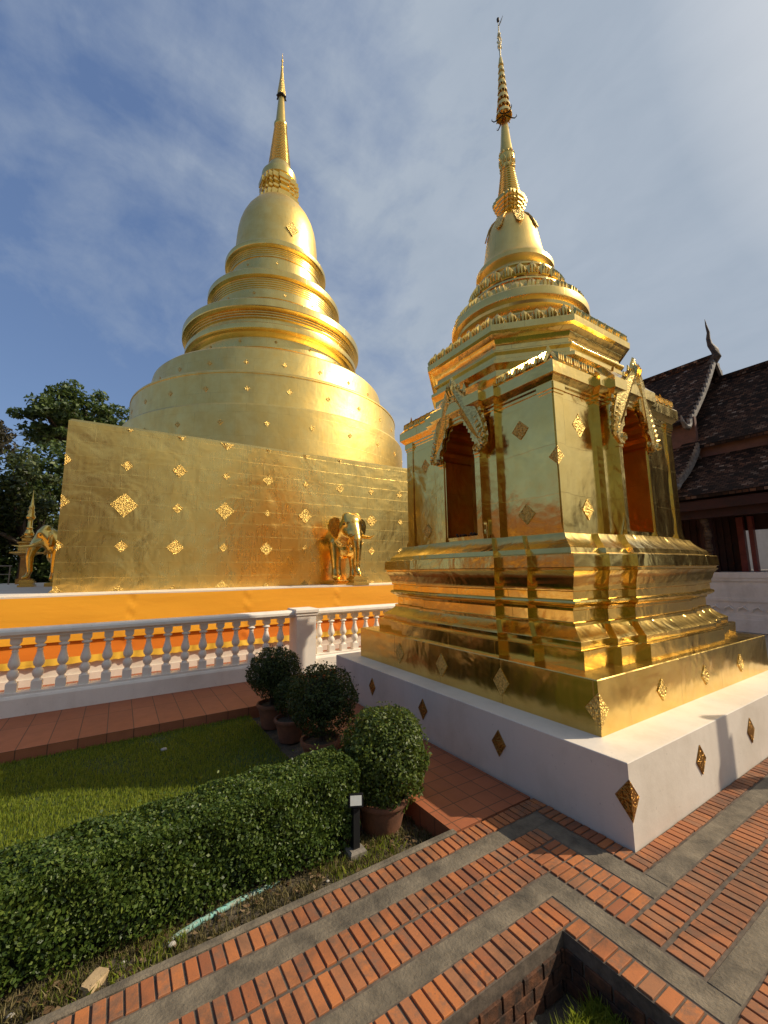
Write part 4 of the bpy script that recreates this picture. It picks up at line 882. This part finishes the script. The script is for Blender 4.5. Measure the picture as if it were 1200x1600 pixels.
for i in range(8):
    bm = bmesh.new(); h = .155 - .004 * i
    lathe(bm, [(rr_ * .62, zz + h * .9), (rr_ * .74, zz + h * .62), (rr_ * .95, zz + h * .25), (rr_ * 1.0, zz), (rr_ * .9, zz + .004), (rr_ * .6, zz + h * .6), (.012, zz + h * .86)], 24)
    for k in range(10):
        a = k * .6283 + i; lathe(bm, [(.001, zz + .012), (.008, zz - .01), (.012, zz - .028), (.001, zz - .04)], 6, rr_ * .96 * math.cos(a), rr_ * .96 * math.sin(a))
    finish('parasol_tier', bm, GOLD_RING, fp, 40); zz += h * .93; rr_ *= .84
bm = bmesh.new()
for k in range(6):       # curled brackets below the lowest tier
    a = k * math.pi / 3 + .3; c, s = math.cos(a), math.sin(a)
    tube(bm, [(c * .02, s * .02, 8.33), (c * .10, s * .10, 8.26), (c * .15, s * .15, 8.24), (c * .18, s * .18, 8.27), (c * .175, s * .175, 8.30)], [.008, .009, .008, .006, .003], 6)
finish('finial_brackets', bm, DARKMETAL, fp, 40)
bm = bmesh.new()
for z, r in ((9.66, .028), (9.72, .022), (9.60, .026), (9.78, .018), (9.54, .024)):
    for k in range(4):
        a = k * 1.57 + z * 9; lathe(bm, [(.001, z + .03), (.014, z), (.001, z - .03)], 6, r * math.cos(a), r * math.sin(a))
finish('finial_blossom', bm, SILVERGOLD, fp, 40)
bm = bmesh.new()
tube(bm, [(0, 0, 9.93), (.02, -.03, 10.0), (.045, -.06, 10.10)], [.006, .008, .002], 6); lathe(bm, [(.002, 10.02), (.02, 10.035), (.022, 10.08), (.002, 10.10)], 8)
finish('finial_tip', bm, DARKMETAL, fp, 40)
# lozenges of the small stupa
def sdia(x, y, z, face, w, h, mat=GOLD_ORN_FINE, th=.012):
    o = (x - CB[0], y - CB[1], z); diamond(sm, o, (0, -1, 0) if face == 'x' else (1, 0, 0), (0, 0, 1), w, h, mat, th)
x_s, y_s = CB[0] - 1.642, CB[1] - 1.662
for y in (4.12, 3.37, 2.59): sdia(x_s, y, .640, 'x', .085, .115)
for x in (3.70, 4.50, 5.33): sdia(x, y_s, .632, 'y', .075, .085)
x_p, y_p = CB[0] - 1.885, CB[1] - 1.955
for y in (4.34, 3.38, 2.42): sdia(x_p, y, .257, 'x', .07, .098, MOSAIC)
for x in (3.51, 4.45): sdia(x, y_p, .263, 'y', .072, .096, MOSAIC)
def corner_dia(x, y, z, w, h, mat, th=.012):
    """lozenge folded round the near vertical corner"""
    bm = bmesh.new(); x -= CB[0]; y -= CB[1]
    for k, d in ((1, th * .6), (.8, th)):
        w_, h_ = w * k, h * k
        pts = [Vector((x - d, y + w_, z)), Vector((x - d, y - d, z - h_)), Vector((x + w_, y - d, z)), Vector((x - d, y - d, z + h_))]
        a, b, c, e = [bm.verts.new(p) for p in pts]; A_, B_, C_, E_ = [bm.verts.new(Vector((p.x + d + .003, p.y + d + .003, p.z))) for p in pts]
        bm.faces.new((a, b, e)); bm.faces.new((b, c, e)); bm.faces.new((a, A_, B_, b)); bm.faces.new((b, B_, C_, c)); bm.faces.new((c, C_, E_, e)); bm.faces.new((e, E_, A_, a))
    finish('diamond_ornament', bm, mat, sm)
corner_dia(x_s, y_s, .63, .10, .12, GOLD_ORN_FINE); corner_dia(x_p, y_p, .262, .085, .115, MOSAIC)
xb, yb = CB[0] - BB, CB[1] - BB
sdia(xb, 2.62, 2.975, 'x', .10, .10); sdia(xb, 2.60, 2.12, 'x', .10, .10); sdia(xb, 4.15, 2.95, 'x', .085, .09); sdia(xb, 4.14, 2.09, 'x', .085, .09)
sdia(3.69, yb, 2.97, 'y', .10, .125); sdia(3.73, yb, 2.15, 'y', .09, .105); corner_dia(xb - .018, yb - .018, 2.62, .085, .09, GOLD_ORN_FINE)
# offerings left on the niche sills
bm = bmesh.new()
for i in range(26):
    a = random.uniform(-.18, .18); z = 1.965 + random.uniform(0, .03); y = -BB - .10 + random.uniform(0, .12)
    bmesh.ops.create_icosphere(bm, subdivisions=1, radius=random.uniform(.008, .018), matrix=Matrix.Translation(P3(3, a, y, z)))
for v in bm.verts: v.co.x += CB[0]; v.co.y += CB[1]
tag(finish('withered_offerings', bm, BROWNCARVE), 'dark withered offerings heaped on the sill of the left niche', 'offerings')

# ------------------------------------------------------------------ hall on the right
hl = thing('temple_hall', 'dark wooden temple hall with stacked tiled roofs standing behind the small stupa', 'temple hall', (13, 5, 0))
def hb_(name, boxes, mat, par=hl, bev=0):
    bm = bmesh.new()
    for b in boxes: box(bm, b[0] - 13, b[1] - 13, b[2] - 5, b[3] - 5, b[4], b[5], bev)
    return finish(name, bm, mat, par)
hb_('white_base', [(13, 20, -3, 15, -.1, 1.44), (12.93, 13.0, -3, 15, 0, .30), (12.96, 13.0, -3, 15, .30, .42), (12.95, 13.0, -3, 15, 1.30, 1.44), (12.97, 13.0, -3, 15, 1.22, 1.30), (12.975, 13.0, -3, 15, .72, .80)], WHITE2)
bm = bmesh.new()
for i in range(60):
    y = -2.8 + i * .28; tube(bm, [(12.985 - 13, y - 5, .52), (12.975 - 13, y + .07 - 5, .60), (12.975 - 13, y + .16 - 5, .55), (12.985 - 13, y + .2 - 5, .48)], [.02, .03, .026, .012], 6)
finish('carved_band', bm, WHITE2, hl)
def slope(name, p0, p1, y0, y1, mat, th=.10, par=hl):
    """roof slab from eave p0=(x,z) to p1 between y0 and y1, slightly sagging"""
    bm = bmesh.new(); n = 8; rows = []
    ln = math.hypot(p1[0] - p0[0], p1[1] - p0[1])
    for i in range(n + 1):
        f = i / n; x = p0[0] + (p1[0] - p0[0]) * f; z = p0[1] + (p1[1] - p0[1]) * f - .10 * math.sin(math.pi * f) * ln / 4; rows.append((x - 13, z, f * ln))
    uvl = bm.loops.layers.uv.new('tmp')
    T = [[bm.verts.new((x, y - 5, z + (th if t else 0))) for x, z, _ in rows] for t in (1, 0) for y in (y0, y1)]
    fs = []
    for i in range(n):
        for q in ((T[0][i], T[1][i], T[1][i + 1], T[0][i + 1]), (T[2][i], T[2][i + 1], T[3][i + 1], T[3][i]), (T[0][i], T[0][i + 1], T[2][i + 1], T[2][i]), (T[1][i], T[3][i], T[3][i + 1], T[1][i + 1])): bm.faces.new(q)
    bm.faces.new((T[0][0], T[2][0], T[3][0], T[1][0])); bm.faces.new((T[0][n], T[1][n], T[3][n], T[2][n]))
    o = finish(name, bm, mat, par)
    me = o.data; uv = me.uv_layers['UVMap'] if 'UVMap' in me.uv_layers else me.uv_layers.new(name='UVMap')
    me.uv_layers.active = uv; uv.active_render = True
    for p in me.polygons:
        for li in p.loop_indices:
            c = me.vertices[me.loops[li].vertex_index].co; uv.data[li].uv = (c.y, math.hypot(c.x + 13 - p0[0], c.z - p0[1]))
    return o
RX = 16.5
for mir in (0, 1):
    mx = (lambda x: x) if mir == 0 else (lambda x: 2 * RX - x)
    slope('lower_roof', (mx(12.25), 3.30), (mx(14.05), 4.62), -3.2, 5.0, ROOF); slope('upper_roof', (mx(13.85), 4.95), (mx(RX), 7.62), -3.2, 5.3, ROOF)
    slope('lower_roof', (mx(12.25), 3.72), (mx(14.05), 5.06), 4.85, 15.2, ROOF); slope('upper_roof', (mx(13.85), 5.78), (mx(RX), 8.45), 5.0, 15.2, ROOF)
hb_('ridge_cap', [(RX - .10, RX + .10, -3.2, 5.0, 7.64, 7.84), (RX - .10, RX + .10, 5.0, 15.2, 8.47, 8.68)], ROOF)
hb_('clerestory_board', [(14.06, 14.2, -3, 4.85, 4.5, 5.2), (14.06, 14.2, 4.9, 15, 4.95, 6.0)], BROWNWOOD)
hb_('gable_wall', [(14.2, 18.8, 5.2, 5.3, 5.0, 5.9)], REDWOOD)
bm = bmesh.new(); prism(bm, [(-1.2 + 2.4, 5.8), (RX - 13, 8.35), (2 * RX - 13 - 14.2, 5.8)], lambda x, z: (x, .22, z), lambda x, z: (x, .30, z)); bmesh.ops.recalc_face_normals(bm, faces=bm.faces[:]); finish('gable_panel', bm, REDWOOD, hl)
hb_('eave_beam', [(12.55, 12.75, -3, 15, 2.82, 3.22), (12.35, 12.42, -3, 15, 3.02, 3.26)], REDWOOD)
hb_('soffit', [(12.42, 14.2, -3, 15, 3.22, 3.27)], REDWOOD)
hb_('back_wall', [(14.3, 14.42, 4.25, 15, 1.44, 4.6), (14.3, 14.42, -3, 3.1, 1.44, 4.6), (14.3, 14.42, 3.1, 4.25, 2.55, 4.6)], REDWOOD)
hb_('plank_battens', [(14.26, 14.3, 4.3 + i * .16, 4.38 + i * .16, 1.44, 3.2) for i in range(34)], REDWOOD)
hb_('door_post', [(14.1, 14.26, 3.92, 4.02, 1.44, 2.9), (14.1, 14.26, 4.12, 4.26, 1.44, 2.9)], mat_plain('red_paint', (0.26, 0.06, 0.05), (0.17, 0.04, 0.035), scale=6, rough=.5, bstr=.1))
for y in (-1.6, 1.0, 4.62, 7.2, 9.8, 12.4):
    bm = bmesh.new(); lathe(bm, [(.19, 1.44), (.19, 1.56), (.15, 1.60), (.145, 2.6), (.17, 2.66), (.17, 2.86)], 20, 13.15 - 13, y - 5); finish('column', bm, REDWOOD, hl, 40)
    bm = bmesh.new()
    for i in range(15):     # carved naga bracket in front of the column
        f = i / 14; x = 12.96 - 13 - .30 * math.sin(f * 1.2) * f + .05 * math.sin(f * 9); z = 1.55 + 1.32 * f
        bmesh.ops.create_icosphere(bm, subdivisions=2, radius=.06 + .035 * math.sin(f * 12) ** 2, matrix=Matrix.Translation((x, y - .12 - 5 + .03 * math.sin(f * 7), z)))
    finish('eave_bracket', bm, BROWNCARVE, hl, 60)
def bargeboard(p0, p1, y, par=hl):
    bm = bmesh.new(); a = Vector((p0[0] - 13, y - 5, p0[1])); b = Vector((p1[0] - 13, y - 5, p1[1])); d = (b - a); L = d.length; d.normalize(); n = Vector((-d.z, 0, d.x))
    if n.z < 0: n = -n
    segs = 14; pl = []
    for i in range(segs + 1): pl.append((i / segs * L, -.02 - .10 * math.sin(math.pi * i / segs)))
    tp = []
    for i in range(segs):
        s0 = i / segs * L; sag = -.10 * math.sin(math.pi * (i + .5) / segs); tp += [(s0, .10 + sag), (s0 + L / segs * .35, .19 + sag), (s0 + L / segs * .55, .11 + sag)]
    poly = pl + tp[::-1]
    f0 = lambda u, v: a + d * u + n * v + Vector((0, -.05, 0)); f1 = lambda u, v: a + d * u + n * v + Vector((0, .03, 0)); prism(bm, poly, f0, f1)
    # upturned tail
    pts = [a + d * .05, a - d * .14 + n * .02, a - d * .26 + n * .14, a - d * .27 + n * .34, a - d * .20 + n * .50]; tube(bm, pts, [.07, .085, .07, .05, .012], 8)
    bmesh.ops.recalc_face_normals(bm, faces=bm.faces[:]); return finish('bargeboard', bm, PALECARVE, par)
bargeboard((13.9, 5.72), (RX, 8.42), 4.98); bargeboard((12.35, 3.72), (14.0, 5.05), 4.83); bargeboard((2 * RX - 13.9, 5.72), (RX, 8.42), 4.98)
def chofa(y, z, s):
    bm = bmesh.new(); x = RX - 13
    pts = [(x, y - 5 + .1, z - .1), (x, y - 5 - .10 * s, z + .18 * s), (x, y - 5 - .08 * s, z + .42 * s), (x, y - 5 + .05 * s, z + .72 * s), (x, y - 5 + .08 * s, z + 1.0 * s), (x, y - 5 + .05 * s, z + 1.25 * s), (x, y - 5 + .09 * s, z + 1.55 * s), (x, y - 5 + .11 * s, z + 1.85 * s)]
    tube(bm, pts, [.17 * s, .17 * s, .13 * s, .095 * s, .075 * s, .055 * s, .035 * s, .006], 10)
    for k in range(7): corner_spike(bm, x, y - 5 - .12 * s + .03 * k * s, z + (.35 + .1 * k) * s, (0, -1, 0), .14 * s, .06 * s)
    finish('roof_finial', bm, BROWNCARVE, hl, 50)
chofa(5.0, 8.45, .86)

# ------------------------------------------------------------------ small gilt spire behind the left elephant
gs = thing('gilt_spire_shrine', 'slim gilded spire shrine standing before the trees behind the left elephant', 'shrine', (-2.78, 19.0, TZ))
bm = bmesh.new(); stack_square(bm, [(.22, 0), (.22, .18), (.15, .2), (.15, .9), (.18, .95), (.18, 1.0)]); finish('shaft', bm, mat_plain('red_gold_shaft', (.62, .36, .10), (.35, .14, .05), rough=.35, bstr=.3, metal=.8), gs)
bm = bmesh.new(); stack_square(bm, [(.16, .98), (.44, 1.06), (.44, 1.10), (.24, 1.14), (.22, 1.36), (.29, 1.42), (.29, 1.45), (.14, 1.50), (.16, 1.58), (.22, 1.61), (.10, 1.70)]); finish('roof_tiers', bm, GOLD_ORN, gs)
bm = bmesh.new(); lathe(bm, [(.12, 1.68), (.15, 1.76), (.11, 1.84), (.08, 1.92), (.10, 1.96), (.07, 2.0), (.07, 2.24), (.12, 2.28), (.14, 2.36), (.09, 2.46), (.11, 2.52), (.07, 2.62), (.09, 2.68), (.05, 2.8), (.035, 2.95), (.015, 3.1), (.004, 3.34)], 20); finish('spire', bm, GOLD_SMOOTH, gs, 50)
rl = thing('metal_railing', 'thin grey metal railing at the far left edge of the terrace', 'railing', (-3.6, 18.5, TZ))
bm = bmesh.new(); tube(bm, [(-2, 0, .62), (.55, 0, .62)], .022, 8); tube(bm, [(-2, 0, .34), (.55, 0, .34)], .016, 8); finish('rail', bm, STONE, rl)
for x in (-1.6, -.9, -.2, .5):
    bm = bmesh.new(); tube(bm, [(x, 0, 0), (x, 0, .62)], .02, 8); finish('post', bm, STONE, rl)

# ------------------------------------------------------------------ trees
def tree(label, base, crown_c, crown_r, nclump, per, lsize, mat, trunk_r=.22, clump_r=.75, group='trees beyond the terrace', seed=1, lowfill=0.0):
    r = np.random.default_rng(seed)
    t = thing('tree', label, 'tree', base, 0, group)
    c = np.array(crown_c) - np.array(base); cr = np.array(crown_r)
    d = r.normal(size=(nclump, 3)); d /= np.linalg.norm(d, axis=1)[:, None]; C = c + d * cr * (r.uniform(.25, 1, nclump) ** .55)[:, None]
    bm = bmesh.new(); fork = np.array([c[0] * .6, c[1] * .6, max(c[2] - cr[2] * .9, c[2] * .35)])
    tube(bm, [(0, 0, -.1), tuple(fork * [.4, .4, .5]), tuple(fork)], [trunk_r, trunk_r * .8, trunk_r * .62], 10); finish('trunk', bm, BARK, t, 60)
    bm = bmesh.new()
    for i in range(0, nclump, 2):
        e = C[i]; m = (fork + e) / 2 + r.normal(size=3) * .25; m[2] += .15; tube(bm, [tuple(fork), tuple(m), tuple(e)], [trunk_r * .4, trunk_r * .22, .02], 6)
    finish('limbs', bm, BARK, t, 60)
    n = nclump * per; idx = np.repeat(np.arange(nclump), per); g = r.normal(size=(n, 3)); g /= np.linalg.norm(g, axis=1)[:, None]
    rad = clump_r * r.uniform(.55, 1.15, nclump)[idx] * r.uniform(.15, 1, n) ** .5
    P = C[idx] + g * rad[:, None] * np.array([1, 1, .62])
    V, F = leaves(P, g * .5 + np.array([0, 0, .6]), lsize, .5, .8); mesh_arrays('crown', V, F, mat, t); return t
tree('tall spreading dark green tree rising above the left corner of the gold wall', (-2.4, 27, 0), (-2.3, 27, 9.9), (2.7, 2.2, 1.75), 84, 120, .25, LEAF_TREE, .28, .62, seed=5)
tree('brownish green tree cut off by the left picture edge', (-6.3, 25, 0), (-6.5, 25, 7.2), (2.1, 2.0, 2.2), 44, 110, .22, LEAF_TREE_R, .26, .7, seed=6)
tree('bushy yellow green tree low behind the gilded spire', (-3.4, 22.5, 0), (-3.4, 22.7, 4.6), (1.65, 1.5, 2.0), 60, 120, .20, LEAF_TREE_Y, .2, .62, seed=7)
tree('leafy dark shrub tree at the left edge behind the railing', (-5.8, 22.6, 0), (-5.8, 22.8, 4.0), (1.8, 1.5, 2.4), 50, 110, .22, LEAF_TREE, .2, .7, seed=8)
tree('dense dark green tree filling the gap behind the left elephant', (-2.2, 25.2, 0), (-2.3, 25.0, 4.8), (2.4, 1.5, 3.4), 74, 110, .24, LEAF_TREE, .2, .8, seed=9)
tree('thick dark undergrowth directly behind the left elephant and the spire', (-1.6, 23.6, 0), (-1.8, 23.6, 2.0), (1.9, 1.0, 1.9), 60, 120, .24, LEAF_TREE, .12, .7, seed=12)
tree('dark bush behind the metal railing at the picture edge', (-5.6, 23.2, 0), (-5.6, 23.2, 1.9), (2.0, 1.0, 1.9), 56, 120, .24, LEAF_TREE, .12, .7, seed=13)
tree('low dark undergrowth tree at the foot of the tree line', (-4.2, 24.2, 0), (-4.2, 24.2, 2.2), (2.6, 1.2, 2.0), 56, 110, .24, LEAF_TREE, .15, .75, seed=10)
# temple yard outside the picture: mirrored in the gold, only the added post throws a shadow into view
for i, (x, y, h, r_) in enumerate(((-19, 24, 5.0, 3.6), (-16, 0, 5.0, 3.6), (26, -15, 2.4, 3.2), (19, -22, 2.6, 3.2), (33, -6, 2.4, 3.2), (30, -11, 2.2, 3.0))):
    tree('yard tree standing outside the picture', (x, y, -.3), (x, y, h), (r_, r_, h * .6), 36, 60, .42, LEAF_TREE_R, .3, 1.1, group='yard trees outside the picture', seed=30 + i)
vh = thing('assembly_hall', 'large dark roofed assembly hall facing the garden from outside the picture', 'temple hall', (-12, -15, -.2))
bm = bmesh.new(); box(bm, -16, 12, -9, 0, 0, 5.2); finish('wall', bm, mat_plain('ochre_wall', (0.62, 0.46, 0.26), (0.5, 0.36, 0.2), scale=1, bstr=0), vh)
bm = bmesh.new(); prism(bm, [(1.4, 4.6), (-4.5, 11.5), (-10.4, 4.6)], lambda u, v: (-17.5, u, v), lambda u, v: (13.5, u, v)); bmesh.ops.recalc_face_normals(bm, faces=bm.faces[:]); finish('roof', bm, TERRACOTTA, vh)
lp = thing('shadow_post', 'unseen plain grey post added outside the picture for its shadow on the plinth', 'lamp post', (5.95, .21, -.01))  # added post, unseen itself, throws the shadow stripe on the plinth
bm = bmesh.new(); lathe(bm, [(.085, 0), (.085, 2.06), (.055, 2.09), (.05, 2.42), (.02, 2.45)], 20); finish('post', bm, STONE, lp, 40)
wb = thing('white_outbuilding', 'pale building glimpsed through the open bay of the temple hall', 'building', (27, 8, -.5))
bm = bmesh.new(); box(bm, 0, 6, -9, 12, 0, 6.5); finish('wall', bm, WHITE, wb)
bm = bmesh.new(); prism(bm, [(-.6, 6.3), (3, 9.5), (6.6, 6.3)], lambda u, v: (u, -9.5, v), lambda u, v: (u, 12.5, v)); bmesh.ops.recalc_face_normals(bm, faces=bm.faces[:]); finish('roof', bm, BROWNWOOD, wb)
pv = thing('ochre_reflector', 'unseen ochre block added outside the picture for its orange reflection in the gold', 'building', (-13, 13, -.4))  # added out of view so the left gold faces mirror orange
bm = bmesh.new(); box(bm, -5, 0, -9, 8, 0, 3.9); finish('wall', bm, mat_plain('sunny_ochre', (0.55, 0.33, 0.07), (0.44, 0.25, 0.05), scale=1, bstr=0), pv)
bm = bmesh.new(); prism(bm, [(-5.8, 3.7), (-2.5, 6.2), (.8, 3.7)], lambda u, v: (u, -9.6, v), lambda u, v: (u, 8.6, v)); bmesh.ops.recalc_face_normals(bm, faces=bm.faces[:]); finish('roof', bm, BROWNWOOD, pv)
